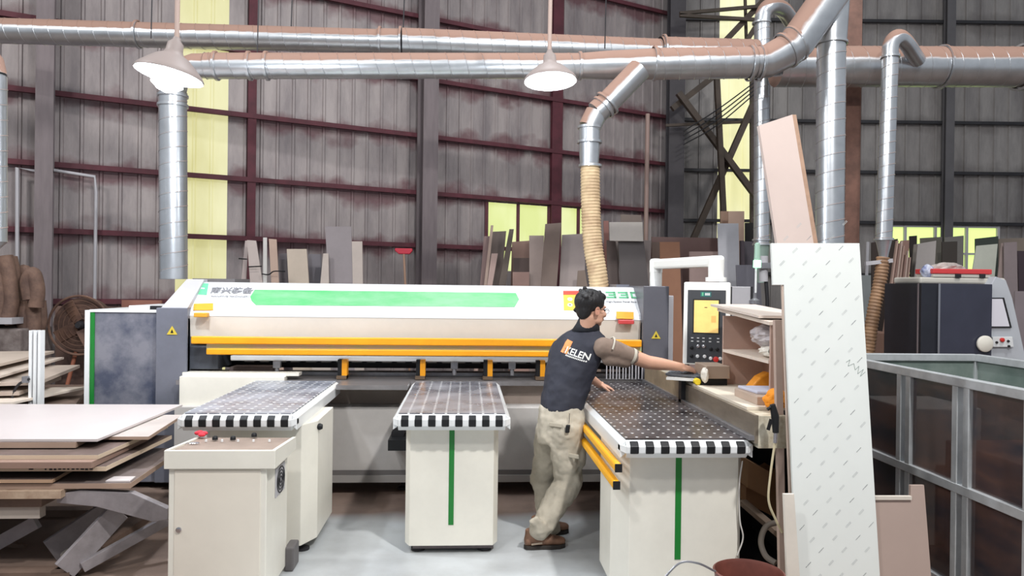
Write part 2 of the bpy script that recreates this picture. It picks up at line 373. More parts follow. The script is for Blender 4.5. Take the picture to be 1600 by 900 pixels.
struct('floor', MB().box(-16, 16, -4, 17, -0.1, 0), m, origin=(0, 0, 0))
# steel bracing near the corner
tr = thing('bracing_truss', 'dark steel cross bracing in front of the tall yellow sheet beside the dark corner column', 'steel bracing', AY(1130, 450, 13.6).xy.to_3d())
M_BR = mat('bracing_steel', (70, 58, 48), 0.6, var=0.3)
def brace(x0, y0, x1, y1, w, Y=13.6, mm=None):
    MB().bar(AY(x0, y0, Y), AY(x1, y1, Y), w*Y/F).build('brace', mm or M_BR, tr)
for a in ((1060, 145, 1185, 312, 9), (1178, 160, 1083, 374, 9, 13.75), (1120, 122, 1133, 385, 8, 13.5), (1126, 235, 1128, 385, 4, 13.5), (1062, 21, 1210, 8, 5), (1062, 24, 1200, 32, 5), (1222, -30, 1135, 62, 9, 13.75), (1210, -5, 1168, 62, 7, 13.6), (1112, 122, 1050, 170, 9, 13.75), (1175, 115, 1175, 400, 6, 13.9), (1164, -10, 1166, 62, 4, 13.9), (1040, 196, 1176, 190, 4, 13.9)): brace(*a)
tie = thing('tie_cable', 'bundle of thin dark cables slanting across the yellow wall sheet beside the braces', 'cable', AY(1130, 450, 13.2).xy.to_3d())
for k in range(4):
    MB().tube(arc([AY(1068, 205+k*7, 13.2), AY(1120, 172+k*8, 13.2), AY(1180, 128+k*6, 13.2)]), 0.012, 6).build('cable_strand', M_DARK, tie)
# conduits on the walls
def conduit(pts, label, r=0.03, m=None):
    mb = MB(); mb.tube(pts, r, 10); o = mb.build('conduit_pipe', m or M_LGREY, smooth=True); tag(o, label, 'pipe'); return o
def wl(px, py, off=0.2): return IP(px, py, KC+NL*off, NL)
conduit([wl(27, 470), wl(27, 262), wl(60, 268)], 'pale conduit pipe at the far left wall, running down beside the left column', 0.025)
conduit([wl(84, 266), wl(148, 276), wl(150, 300), wl(148, 470)], 'pale conduit pipe bent down the wall right of the left column', 0.022)
p = AY(1012, 178, 13.0); conduit([p, AY(1009, 385, 13.0)], 'straight pale pole standing against the wall left of the dark corner column', 0.04, mat('pale_brown_pipe', (150, 126, 118), .6))
# ------------------------------------------------------------------ ducts
def ring(mb, c, d, r, w=0.03, h=0.018, n=32):
    d = V(d).normalized(); c = V(c); mb.lathe(c-d*w/2, [(0, r), (0.004, r+h), (w-0.004, r+h), (w, r)], n, d, cap=False)
def collar(par, c, d, r, w=0.03, h=0.014, label=None):
    mb = MB(); ring(mb, c, d, r, w, h); return mb.build('duct_collar', M_DUCT, par, smooth=True, label=label)
def hose_mat(name, c, c2):
    return mat(name, c, 0.55, c2=c2, vscale=5, bump=0.1)
def hose(par, pts, r, pitch, m, name='flex_hose', amp=0.12, n=18):
    P = arc(pts, 40); L_ = [0]
    for i in range(1, len(P)): L_.append(L_[-1]+(P[i]-P[i-1]).length)
    out = []; rr = []; s = 0; i = 0; k = 0
    while s < L_[-1]:
        while L_[i+1] < s: i += 1
        t = (s-L_[i])/max(1e-6, L_[i+1]-L_[i]); out.append(P[i].lerp(P[i+1], t)); rr.append(r*(1+(amp if k % 4 in (1, 2) else 0))); s += pitch/4; k += 1
    return MB().tube(out, rr, n).build(name, m, par, smooth=True)
M_TAN = hose_mat('tan_hose', (208, 184, 146), (172, 144, 112))
# front run
YD = 7.1
fd = thing('ventilation_duct', 'front spiral duct with dusty top, running level from the burning lamp to the tallest duct', 'air duct', AY(800, 104, YD))
kx = 1/F*YD
a = AY(322, 103, YD); b = AY(906, 103, YD); MB().helix(a, b, 19.5*kx, 0.17).build('duct_pipe', M_DUCT, fd, smooth=True)
c1_ = AY(948, 101, YD); c2_ = AY(1022, 100, YD); MB().lathe(b, [(0, 19.5*kx), ((c1_-b).length, 22*kx), ((c2_-b).length, 24*kx)], 32, c2_-b).build('duct_reducer', M_DUCT, fd, smooth=True)
d_ = AY(1178, 98, YD); MB().helix(c2_, d_, 24.5*kx, 0.15).build('duct_pipe', M_DUCT, fd, smooth=True)
for x, r in ((338, 20), (390, 20), (417, 20), (906, 20), (1022, 25), (1172, 26), (1187, 26)): collar(fd, AY(x, 103 if x < 950 else 99, YD), a-b, r*kx)
e_ = AY(1244, 68, YD); f_ = AY(1310, -25, YD)
MB().tube([d_, AY(1196, 97, YD), AY(1236, 76, YD), e_, f_], [25*kx, 25.5*kx, 27*kx, 28*kx, 28*kx], 32).build('duct_elbow', M_DUCT, fd, smooth=True)
for x, y in ((1228, 79), (1243, 68)): collar(fd, AY(x, y, YD), e_-AY(1205, 92, YD), 28*kx)
g0 = [(322, 103), (305, 103), (290, 108), (276, 122), (270, 145)]
MB().tube([AY(x, y, YD) for x, y in g0], [18.5*kx]*5, 32).build('duct_elbow', M_DUCT, fd, smooth=True)
for (x, y) in ((402, 85), (236, 60), (945, 76)):
    p = AY(x, y, YD); MB().tube([p, p+V((0.02, 0, 1.6))], 0.006, 6).build('hanger_wire', M_DARK, fd)
# left drop
ld = thing('ventilation_duct', 'bright vertical duct at the left, rising from the saw housing up to the burning lamp', 'air duct', AY(270, 436, YD))
MB().helix(AY(271, 436, YD), AY(270, 145, YD), 20*kx, 0.14).build('duct_pipe', M_DUCT, ld, smooth=True)
collar(ld, AY(270, 165, YD), (0, 0, 1), 20*kx); collar(ld, AY(270, 150, YD), (0, 0, 1), 20*kx)
# middle drop
Y2 = 6.95; k2 = Y2/F
md_ = thing('ventilation_duct', 'bent galvanised branch duct hanging from the front duct and ending in a tan ribbed hose', 'air duct', AY(922, 262, Y2))
P2 = [(990, 118), (946, 166), (930, 182), (922, 202), (921, 232)]
MB().tube([AY(1000, 108, Y2), AY(950, 160, Y2)], 18.5*k2, 32).build('duct_pipe', M_DUCT, md_, smooth=True)
MB().tube([AY(950, 160, Y2), AY(932, 176, Y2)], 18.5*k2, 32).build('duct_elbow', M_DUCT, md_, smooth=True)
MB().tube([AY(932, 176, Y2), AY(921, 199, Y2)], 17.5*k2, 32).build('duct_elbow', M_DUCT, md_, smooth=True)
MB().tube([AY(921, 199, Y2), AY(921, 224, Y2)], 16.5*k2, 32).build('duct_pipe', M_DUCT, md_, smooth=True)
MB().lathe(AY(921, 224, Y2), [(0, 16.5*k2), (0.13, 15.5*k2), (0.21, 14.5*k2)], 32, (0, 0, -1)).build('duct_reducer', M_DUCT, md_, smooth=True)
collar(md_, AY(949, 161, Y2), AY(1000, 108, Y2)-AY(950, 160, Y2), 20*k2); collar(md_, AY(943, 167, Y2), AY(1000, 108, Y2)-AY(950, 160, Y2), 19*k2)
collar(md_, AY(921, 199, Y2), (0, 0, 1), 16.5*k2); collar(md_, AY(921, 222, Y2), (0, 0, 1), 17.5*k2); collar(md_, AY(922, 259, Y2), (0, 0, 1), 16*k2)
hose(md_, [AY(922, 258, Y2), AY(923, 320, Y2), AY(926, 380, Y2), AY(934, 430, Y2), AY(938, 470, 7.0)], 14.5*k2, 0.030, M_TAN, amp=.07)
# back run
YB = 8.6; kb = YB/F
bd = thing('ventilation_duct', 'rear galvanised spiral duct crossing the whole left wall, higher and behind the front duct', 'air duct', AY(400, 60, YB))
a = AY(-420, 36, YB); b = AY(590, 65, YB); MB().helix(a, b, 18.5*kb, 0.16).build('duct_pipe', M_DUCT, bd, smooth=True)
c_ = AY(628, 66, YB); MB().tube([b, c_], 20*kb, 32).build('duct_pipe', M_DUCT, bd, smooth=True)
d2 = AY(1030, 82, 8.9); MB().helix(c_, d2, 21.5*kb, 0.16).build('duct_pipe', M_DUCT, bd, smooth=True)
d3 = AY(1180, 86, 9.0); MB().helix(d2, d3, 25*kb, 0.16).build('duct_pipe', M_DUCT, bd, smooth=True)
for x, y, r in ((216, 54, 19.5), (594, 65, 21), (626, 66, 22), (1036, 82, 27)): collar(bd, AY(x, y, YB if x < 900 else 8.9), a-b, r*kb)
for (x, y) in ((455, 42), (630, 48)):
    p = AY(x, y, YB); MB().tube([p, p+V((0.03, 0, 1.4))], 0.008, 6).build('hanger_wire', M_DARK, bd)
# tall right duct
YR = 7.35; kr = YR/F
rd = thing('ventilation_duct', 'tallest vertical spiral duct with diagonal seams, rising behind the film covered board to the top', 'air duct', AY(1296, 600, YR))
MB().helix(V((AY(1294, 600, YR).x, YR, 0.4)), AY(1299, 68, YR), 22*kr, 0.17).build('duct_pipe', M_DUCT, rd, smooth=True)
MB().lathe(AY(1299, 68, YR), [(0, 23*kr), (0.12, 24*kr), (0.5, 27*kr), (0.95, 28*kr)], 32, (0, 0, 1)).build('duct_reducer', M_DUCT, rd, smooth=True)
collar(rd, AY(1299, 68, YR), (0, 0, 1), 23*kr)
# medium vertical duct behind
YM = 9.4; km = YM/F
vd = thing('ventilation_duct', 'narrow vertical duct with elbow top, between the yellow wall sheet and the pink leaning board', 'air duct', AY(1190, 600, YM))
MB().helix(AY(1190, 382, YM), AY(1191, 40, YM), 12.5*km, 0.15).build('duct_pipe', M_DUCT, vd, smooth=True)
MB().tube(arc([AY(1191, 42, YM), AY(1193, 22, YM), AY(1203, 10, YM), AY(1222, 14, YM+0.2), AY(1236, 32, YM+0.4)], 5), 12.5*km, 24).build('duct_elbow', M_DUCT, vd, smooth=True)
MB().lathe(AY(1190, 382, YM), [(0, 12.5*km), (0.35, 8*km), (0.5, 8*km)], 24, (0, 0, -1)).build('duct_reducer', mat('green_grey_metal', (150, 170, 160), .4, metal=.5), vd, smooth=True)
for y in (375, 382, 36): collar(vd, AY(1190, y, YM), (0, 0, 1), 13*km)
# big duct on the right
YG = 9.0; kg = YG/F
gd = thing('ventilation_duct', 'widest horizontal spiral duct, upper right, dusty, behind the thin hooked duct', 'air duct', AY(1450, 105, YG))
MB().helix(AY(1212, 104, YG), AY(1680, 105, YG), 32*kg, 0.20).build('duct_pipe', M_DUCT, gd, smooth=True)
collar(gd, AY(1470, 105, YG), AY(1680, 105, YG)-AY(1212, 102, YG), 33*kg, 0.03, 0.02); collar(gd, AY(1598, 105, YG), AY(1680, 105, YG)-AY(1212, 102, YG), 34*kg, 0.08, 0.03)
YT = 8.35; kt = YT/F
td = thing('ventilation_duct', 'thin vertical duct with hooked elbow on the right, ending in a cone and brown hose', 'air duct', AY(1380, 378, YT))
MB().helix(AY(1381, 374, YT), AY(1391, 92, YT), 12.5*kt, 0.13).build('duct_pipe', M_DUCT, td, smooth=True)
MB().tube(arc([AY(1391, 93, YT), AY(1392, 70, YT), AY(1402, 58, YT), AY(1415, 66, YT+.1), AY(1434, 94, YT+0.4)], 5), 12.5*kt, 24).build('duct_elbow', M_DUCT, td, smooth=True)
MB().lathe(AY(1381, 374, YT), [(0, 12.5*kt), (0.17, 7.5*kt), (0.25, 6*kt), (0.32, 6*kt)], 24, (0, 0, -1)).build('duct_reducer', M_DUCT, td, smooth=True)
for y in (89, 374): collar(td, AY(1391 if y < 100 else 1381, y, YT), (0, 0, 1), 13*kt)
MB().bar(AY(1352, 412, YT), AY(1394, 407, YT-.05), 0.05, 0.045).build('blast_gate', M_LGREY, td)
hose(td, [AY(1380, 402, YT), AY(1375, 440, YT), AY(1363, 500, YT), AY(1350, 600, YT)], 9.5*kt, 0.04, mat('brown_hose', (168, 132, 100), .6, c2=(120, 92, 70), vscale=5))
ed = thing('ventilation_duct', 'vertical galvanised duct cut off by the left edge of the picture', 'air duct', AY(-12, 380, 6.0))
MB().helix(AY(-12, 378, 6.0), AY(-12, 118, 6.0), 19*6/F, 0.12).build('duct_pipe', M_DUCT, ed, smooth=True)
MB().tube([AY(-12, 118, 6.0), AY(-16, 98, 6.0), AY(-30, 80, 6.0)], 19*6/F, 24).build('duct_elbow', M_DUCT, ed, smooth=True)
MB().lathe(AY(-12, 378, 6.0), [(0, .099), (0.06, .04), (.1, .04)], 24, (0, 0, -1)).build('duct_reducer', M_DUCT, ed, smooth=True)
# ------------------------------------------------------------------ pendant lamps
def lamp(px, py, Y, R, tilt, label, e, power, col):
    c = AY(px, py, Y)   # centre of the rim
    ax = V((math.sin(tilt[0]), math.sin(tilt[1]), 1)).normalized()
    t = thing('pendant_lamp', label, 'lamp', c)
    prof = [(0, R), (0.008, R), (0.03, R*0.93), (R*0.35, R*0.72), (R*0.55, R*0.50), (R*0.66, R*0.30), (R*0.78, R*0.25), (R*1.0, R*0.23), (R*1.12, R*0.12), (R*1.2, R*0.1)]
    inner = [(s-0.004 if s > 0.01 else s, max(r-0.006, 0.01)) for s, r in prof[:6]]
    MB().lathe(c, prof, 40, ax).build('lamp_shade', mat('lamp_shade_taupe', (150, 138, 134), 0.5), t, smooth=True)
    bpy.data.objects.remove(t.children[-1]) if False else None
    sh = [o for o in COL.objects if o.parent == t][-1]
    bm = bmesh.new(); bm.from_mesh(sh.data)
    bm.faces.ensure_lookup_table(); big = sorted([f for f in bm.faces if len(f.verts) > 8], key=lambda f: -f.calc_area())[0]; bmesh.ops.delete(bm, geom=[big], context='FACES_ONLY'); bm.to_mesh(sh.data); bm.free()
    MB().lathe(c-ax*0.002, inner, 40, ax, cap=False).build('shade_lining', mat('lamp_lining', (244, 248, 250), 0.35), t, smooth=True, label='white inside of the shade')
    mb = MB().lathe(c+ax*(-R*0.52 if e > 20 else R*0.12), [(0, 0.01), (0.015, R*0.26), (0.05, R*(0.46 if e > 20 else 0.32)), (R*0.5, R*0.4 if e > 20 else R*.2), (R*0.75, R*0.1)], 24, ax)
    mb.build('light_bulb', mat('bulb_%d' % int(e), (240, 246, 255), 0.4, emit=e), t, smooth=True)
    top = c+ax*R*1.18
    MB().tube([top, V((top.x+0.01, top.y, c.z+2.6))], 0.016, 12).build('hanging_rod', mat('rod_taupe', (180, 158, 148), .5), t, smooth=True)
    l = bpy.data.lights.new('bulb_light', 'POINT'); l.energy = power; l.shadow_soft_size = 0.06; l.color = col
    o = bpy.data.objects.new('bulb_light', l); COL.objects.link(o); o.location = c-ax*(R*0.75)
    return t
lamp(264, 118, 4.9, 0.213, (0.17, 0.06), 'dazzling lit pendant lamp with tilted shade in front of the left vertical duct', 40, 95, (0.88, 0.93, 1))
lamp(860, 127, 5.5, 0.200, (-0.03, 0.10), 'taupe pendant lamp on a straight rod above the saw, right of the burning one', 2.5, 30, (0.9, 0.95, 1))
# ------------------------------------------------------------------ panel saw
saw = thing('panel_saw', 'long white and grey panel saw with green stripe and yellow safety bars across the middle', 'saw', (-0.4, 6.4, 0))
XL, XR = -2.335, 1.50
zt = lambda px, py, Y: AY(px, py, Y).z
Zt, Zr, Zl, Zc = zt(600, 445, 6.42), zt(600, 487, 6.15), zt(600, 497, 6.14), zt(600, 527, 6.25)
prof = [(6.42, Zt), (6.15, Zr), (6.13, Zl), (6.24, Zc), (6.95, Zc), (7.05, Zt-0.02), (6.48, Zt+0.005)]
MB().prism([(XL, y, z) for y, z in prof[:2]+[(6.13, Zl), (6.40, Zl), (7.0, Zl), (7.05, Zt-0.02), (6.48, Zt+0.005)]], (XR-XL, 0, 0)).build('beam_cover', M_BEAM, saw, bevel=0.006)
MB().prism([(XL, y, z) for y, z in ((6.135, Zl), (6.155, Zc), (6.9, Zc), (6.9, Zl))], (XR-XL, 0, 0)).build('beam_apron', mat('beige_apron', (212, 206, 196), .45, var=.04), saw)
def onbeam(px, py, off=0.003):    # a point on the slanted face of the beam cover
    p0 = V((0, 6.42, Zt)); n = V((0, Zt-Zr, -(6.42-6.15))).cross(V((1, 0, 0))); n = V((0, -(Zt-Zr), (6.42-6.15))).normalized()
    return IP(px, py, p0, n)+n*off
nb = V((0, -(Zt-Zr), 0.27)).normalized(); xb = V((1, 0, 0)); yb = V((0, 0.27, Zt-Zr)).normalized()
def plate(poly, m, name, par=saw, th=0.003, f=onbeam, n=nb, label=None):
    return MB().prism([f(x, y, 0.0) for x, y in poly], n*th).build(name, m, par, label=label)
M_STRIPE = mat('light_green_stripe', (78, 164, 100), 0.45, c2=(116, 170, 128), vscale=2.2, stretch=(1, 1, 4))
plate([(391, 464), (398, 453), (806, 458), (811, 468), (804, 480), (400, 477), (393, 470)], M_STRIPE, 'green_stripe')
plate([(304, 443), (326, 443), (323, 461), (303, 460)], mat('mint_logo', (96, 184, 138), .45), 'logo_plate')
plate([(310, 450), (320, 450.5), (320, 452), (310, 451.5)], M_WHITE, 'logo_mark', th=0.005)
M_TXT = mat('grey_lettering', (122, 122, 126), .5)
def text_on(body, px, py, size, m, name='lettering', f=onbeam, xd=xb, yd=yb, par=saw, bold=0.0):
    p = f(px, py, 0.004); return textmesh(body, size, xd, yd, p, 0.001, bold=bold).build(name, m, par)
text_on('南兴装备', 329, 454.5, 0.088, M_TXT, bold=0.0022); text_on('NANXING MACHINERY', 330, 463.5, 0.030, M_TXT)
M_GTX = mat('green_lettering', (92, 168, 124), .5)
def seg(ch, x, w=0.085, h=0.085, t=0.018):
    S = {'3': 'abgcd', '0': 'abcdef', '2': 'abged', 'P': 'abgef'}[ch]; mb = []
    R = {'a': (0, h-t, w, h), 'd': (0, 0, w, t), 'g': (0.02, h/2-t/2, w, h/2+t/2), 'b': (w-t, h/2, w, h), 'c': (w-t, 0, w, h/2), 'f': (0, h/2, t, h), 'e': (0, 0, t, h/2)}
    for s in S: mb.append(R[s])
    return [(x+a, b, x+c, d) for a, b, c, d in mb]
mbn = MB(); o0 = onbeam(948, 466, 0.002)
for i, ch in enumerate('330'):
    for (a, b, c, d) in seg(ch, i*0.108):
        mbn.prism([o0+xb*a+yb*b, o0+xb*c+yb*b, o0+xb*c+yb*d, o0+xb*a+yb*d], nb*0.003)
mbn.build('model_number', M_GTX, saw)
text_on('Computer High-Speed Panel Saw', 922, 471.5, 0.030, M_TXT)
# warning stickers
M_STY = mat('sticker_yellow', (204, 180, 60), .5); M_STO = mat('sticker_orange', (208, 152, 44), .5); M_STR = mat('sticker_red', (214, 62, 44), .5)
plate([(880, 455), (931, 455), (931, 486), (881, 485)], M_STY, 'warning_sticker')
plate([(880, 455), (931, 455), (931, 461), (880, 461)], M_STR, 'sticker_header', th=0.005)
for cy in (468, 477):
    MB().lathe(onbeam(890.5, cy, 0.003), [(0, 0.022), (0.002, 0.022)], 20, nb).build('sticker_symbol', mat('sticker_white', (240, 236, 220), .5), saw)
    MB().lathe(onbeam(890.5, cy, 0.0055), [(0, 0.008), (0.001, 0.008)], 3 if cy == 468 else 12, nb).build('sticker_symbol', M_BLACK, saw)
plate([(303, 475), (333, 474), (333, 485), (302, 485)], M_STO, 'warning_sticker'); 
plate([(963, 487), (990, 488), (990, 499), (963, 498)], M_STO, 'warning_sticker')
fv = lambda px, py, off=0.0: AY(px, py, 6.11-off)
def lever(x0, x1, y0, m): 
    p = AY((x0+x1)/2, y0, 6.09); MB().obox(p, ((x1-x0)/2*6.1/F, 0, 0), (0, 0.03, 0), (0, 0, 0.018)).build('latch_handle', m, saw, bevel=0.006)
lever(305, 325, 492, M_STO); lever(966, 990, 503, mat('red_handle', (200, 70, 70), .4))
# safety bars
def xbar(px0, px1, y0, y1, Y, m, name, w=0.05, bev=0.008):
    za, zb = zt(600, y0, Y), zt(600, y1, Y); xa, xc = AY(px0, 540, Y).x, AY(px1, 540, Y).x
    return MB().box(xa, xc, Y, Y+w, zb, za).build(name, m, saw, bevel=bev)
M_ORG = mat('safety_orange', (236, 158, 22), .4, var=0.08)
xbar(298, 1003, 528, 539.5, 6.02, M_ORG, 'safety_bar'); xbar(322, 1003, 546.5, 556, 6.02, M_ORG, 'safety_bar')
xbar(322, 1003, 538, 548, 6.06, mat('bar_infill_green', (176, 196, 150), .4, c2=(196, 186, 172), vscale=3), 'bar_infill', 0.02)
xbar(360, 1003, 557, 565, 6.22, M_WHITE, 'pressure_bar')
MB().box(XL+0.02, XR, 6.75, 6.9, 0.92, Zc-0.03).build('inner_wall', M_DARK, saw)
mb = MB()
for i in range(26):
    x = -1.9+i*0.13; mb.box(x, x+0.07+0.03*rnd.random(), 6.45, 6.6, 1.0, 1.06)
mb.build('clamp_row', mat('clamp_grey', (96, 94, 92), .5, var=.3), saw)
for px in (537, 659, 764, 846):
    p = AY(px, 570, 6.12); x = p.x
    MB().box(x-0.012, x+0.030, 6.10, 6.18, 0.905, 1.06).build('bracket', M_ORG, saw); MB().box(x-0.045, x-0.012, 6.10, 6.18, 0.905, 1.06).build('bracket', M_BLACK, saw)
    MB().box(x-0.05, x+0.03, 6.07, 6.2, 0.903, 0.93).build('bracket_foot', mat('worn_bracket', (92, 74, 56), .6), saw)
for px in (434, 710, 800):
    p = AY(px, 565, 6.2); MB().box(p.x-0.03, p.x+0.03, 6.16, 6.21, 0.98, 1.04).build('gripper', M_STEEL, saw, bevel=0.005); MB().tube([(p.x, 6.18, 0.99), (p.x, 6.18, 0.93)], 0.018, 10).build('gripper_foot', M_STEEL, saw)
# bed slab
MB().prism([(-2.3, 6.75, 0), (-2.3, 6.0, 0), (-1.0, 6.0, 0), (-1.0, 5.75, 0), (-0.45, 5.75, 0), (-0.45, 6.0, 0), (0.29, 6.0, 0), (0.29, 6.02, 0), (1.62, 6.02, 0), (1.62, 6.75, 0)], (0, 0, 0.035)).build('saw_bed', mat('bed_steel', (142, 138, 138), 0.33, metal=0.55, var=0.2, vscale=6, stretch=(0.6, 10, 1)), saw)
bed = [o for o in COL.objects if o.parent == saw][-1]; bed.location.z += 0.863
MB().box(-2.28, 1.5, 6.36, 6.42, 0.897, 0.925).build('bed_ridge', M_STEEL, saw)
MB().box(-2.28, 1.55, 5.92, 6.6, 0.1, 0.70).build('base_skirt', M_SKIRT, saw, bevel=0.004)
MB().box(-2.28, 1.55, 6.12, 6.6, 0.70, 0.863).build('base_frame', mat('base_brown_grey', (150, 136, 126), .5, var=.12), saw)
MB().box(-2.28, 1.55, 5.90, 5.93, 0.105, 0.16).build('base_trim', mat('trim_grey', (160, 156, 152), .5), saw)
MB().box(-2.28, 1.55, 5.915, 5.93, 0.16, 0.20).build('base_groove', mat('groove_grey', (110, 106, 104), .5), saw)
for x in (-2.1, -0.5, 1.3):
    MB().lathe((x, 6.1, 0), [(0, 0.05), (0.02, 0.05), (0.03, 0.02), (0.1, 0.02)], 14).build('levelling_foot', M_DARK, saw)
MB().box(-2.27, -1.45, 5.99, 6.11, 0.60, 0.93).build('rear_frame_panel', M_CREAM, saw, bevel=0.004)
MB().box(-2.27, -1.35, 6.05, 6.16, 0.93, 0.955).build('rear_frame_rail', M_CREAM, saw)
# left end housing with slanted light hood
x0, x1 = AY(243, 560, 6.08).x, AY(292, 560, 6.08).x; zs = zt(270, 481, 6.08)
MB().box(x0, x1, 6.08, 6.95, 0.06, zs).build('end_housing', M_DGREY, saw, bevel=0.006)
zt2 = zt(280, 436, 6.42)
MB().hexa([(x0+0.035, 6.085, zs), (x1-0.002, 6.085, zs), (x1-0.002, 6.94, zs), (x0+0.035, 6.94, zs), (x0+0.11, 6.42, zt2), (x1+0.012, 6.42, zt2), (x1+0.012, 6.94, zt2), (x0+0.11, 6.94, zt2)]).build('housing_hood', M_LGREY, saw, bevel=0.005)
MB().box(x1, XL+0.03, 6.10, 6.14, 0.62, Zc+0.15).build('housing_edge', M_LGREY, saw)
MB().box(AY(300, 500, 6.5).x, AY(366, 500, 6.5).x, 6.5, 6.95, Zt-0.01, Zt+0.035).build('hood_lid', mat('dark_lid', (92, 88, 88), .5), saw)
def tri(px, py, Y, h, par=saw):
    c = AY(px, py, Y); P = [(c.x-h*0.6, c.y, c.z-h/2), (c.x+h*0.6, c.y, c.z-h/2), (c.x, c.y, c.z+h/2)]
    MB().prism(P, (0, -0.003, 0)).build('warning_triangle', M_STY, par)
    MB().prism([(c.x+(p[0]-c.x)*0.28, c.y-0.002, c.z-h*0.1+(p[2]-c.z)*0.42) for p in P], (0, -0.003, 0)).build('warning_symbol', M_BLACK, par)
tri(269, 516, 6.078, 0.07)
# left cabinet
xa = AY(140, 550, 6.14).x; zc = zt(190, 485, 6.14)
M_CAB = mat('scuffed_grey_film', (126, 126, 134), 0.28, c2=(66, 72, 90), vscale=3.2, bump=0.15, bscale=5)
MB().box(xa, x0, 6.14, 7.3, 0.05, zc-0.015).build('side_cabinet', M_CAB, saw, bevel=0.006)
MB().box(xa-0.03, xa+0.006, 6.12, 7.3, 0.05, zc).build('cabinet_edge', M_WHITE, saw)
MB().box(xa+0.008, xa+0.04, 6.13, 6.15, 0.05, zc-0.02).build('green_stripe', M_GREEN, saw)
MB().box(xa, x0, 6.13, 7.3, zc-0.015, zc+0.005).build('cabinet_top', M_WHITE, saw)
MB().box(xa+0.23, x0-0.02, 6.3, 6.9, zc+0.005, zc+0.035).build('top_cover', M_WHITE, saw, bevel=0.006)
MB().box(x0-0.12, x0-0.04, 6.25, 6.3, zc+0.005, zc+0.035).build('black_latch', M_BLACK, saw)
MB().box(xa+0.56, xa+0.565, 6.133, 6.142, 0.05, zc-0.02).build('cabinet_seam', M_DARK, saw)
# right housing
X0, X1 = AY(1005, 500, 6.05).x, AY(1045, 500, 6.05).x; zr_ = zt(1025, 447, 6.05)
MB().box(X0, X1, 6.05, 6.95, 0.06, zr_).build('end_housing', mat('slate_paint', (92, 92, 100), .4, var=.08), saw, bevel=0.006)
MB().box(AY(963, 446, 6.6).x, X0, 6.6, 6.95, zr_-0.02, zr_+0.012).build('hood_lid', M_DGREY, saw)
MB().box(X1, X1+0.125, 6.35, 6.95, 0.06, zt(1055, 462, 6.35)).build('side_cabinet', M_LGREY, saw, bevel=0.006)
tri(1025, 523, 6.048, 0.065)
MB().box(XR-0.02, X0, 6.10, 6.14, 0.9, Zc+0.15).build('housing_edge', M_WHITE, saw)
mb = MB()
for i in range(6):
    x = AY(948+i*10, 575, 6.0).x; mb.tube([(x, 6.0, 1.05), (x, 6.0, 0.925), (x+0.03, 6.0, 0.925), (x+0.03, 6.0, 1.05)], 0.005, 6)
mb.build('guard_fingers', M_LGREY, saw)
mb = MB().box(-2.25, -2.02, 6.14, 6.5, 0.97, 1.16); mb.build('motor_box', mat('motor_slate', (58, 62, 70), .5), saw, bevel=.008)
MB().box(-1.98, -1.62, 6.3, 6.5, 0.925, 0.97).build('dust_tray', mat('brown_tray', (120, 104, 98), .6, var=.2), saw)
MB().tube([(AY(622, 690, 5.8).x, 5.75, 0.52), (AY(622, 690, 5.8).x, 5.93, 0.52)], 0.05, 16).build('motor', M_DARK, saw, smooth=True)
p = AY(620, 700, 5.7); MB().box(p.x-0.06, p.x+0.08, 5.62, 5.92, 0.42, 0.50).build('motor_mount', M_BLACK, saw)
# ------------------------------------------------------------------ floating tables
def top_mat(name, ca, dots):
    m = bpy.data.materials.new(name); m.use_nodes = True; nt = m.node_tree; N = nt.nodes; L = nt.links; b = N['Principled BSDF']
    b.inputs['Roughness'].default_value = 0.22; b.inputs['Coat Weight'].default_value = 0.0
    tc = N.new('ShaderNodeTexCoord'); n = N.new('ShaderNodeTexNoise'); n.inputs['Scale'].default_value = 3.5; n.inputs['Detail'].default_value = 8; L.new(tc.outputs['Object'], n.inputs[0])
    cr = N.new('ShaderNodeValToRGB'); L.new(n.outputs[0], cr.inputs[0]); cr.color_ramp.elements[0].position = .38; cr.color_ramp.elements[1].position = .68
    cr.color_ramp.elements[0].color = (*lin(ca), 1); cr.color_ramp.elements[1].color = (*lin(tuple(min(255, v+46) for v in ca)), 1)
    vm = N.new('ShaderNodeVectorMath'); vm.operation = 'FRACTION'; sc = N.new('ShaderNodeVectorMath'); sc.operation = 'MULTIPLY'; sc.inputs[1].default_value = (1/dots[0], 1/dots[1], 0)
    L.new(tc.outputs['Object'], sc.inputs[0]); L.new(sc.outputs[0], vm.inputs[0])
    sb_ = N.new('ShaderNodeVectorMath'); sb_.operation = 'SUBTRACT'; sb_.inputs[1].default_value = (0.5, 0.5, 0); L.new(vm.outputs[0], sb_.inputs[0])
    s2 = N.new('ShaderNodeVectorMath'); s2.operation = 'MULTIPLY'; s2.inputs[1].default_value = (dots[0], dots[1], 0); L.new(sb_.outputs[0], s2.inputs[0])
    ln = N.new('ShaderNodeVectorMath'); ln.operation = 'LENGTH'; L.new(s2.outputs[0], ln.inputs[0])
    lt = N.new('ShaderNodeMath'); lt.operation = 'LESS_THAN'; lt.inputs[1].default_value = dots[2]; L.new(ln.outputs['Value'], lt.inputs[0])
    mx = N.new('ShaderNodeMix'); mx.data_type = 'RGBA'; L.new(lt.outputs[0], mx.inputs[0]); L.new(cr.outputs[0], mx.inputs[6]); mx.inputs[7].default_value = (*lin((226, 228, 228)), 1)
    L.new(mx.outputs[2], b.inputs['Base Color'])
    rg = N.new('ShaderNodeMapRange'); L.new(n.outputs[0], rg.inputs[0]); rg.inputs[3].default_value = 0.15; rg.inputs[4].default_value = 0.42; L.new(rg.outputs[0], b.inputs['Roughness'])
    return m
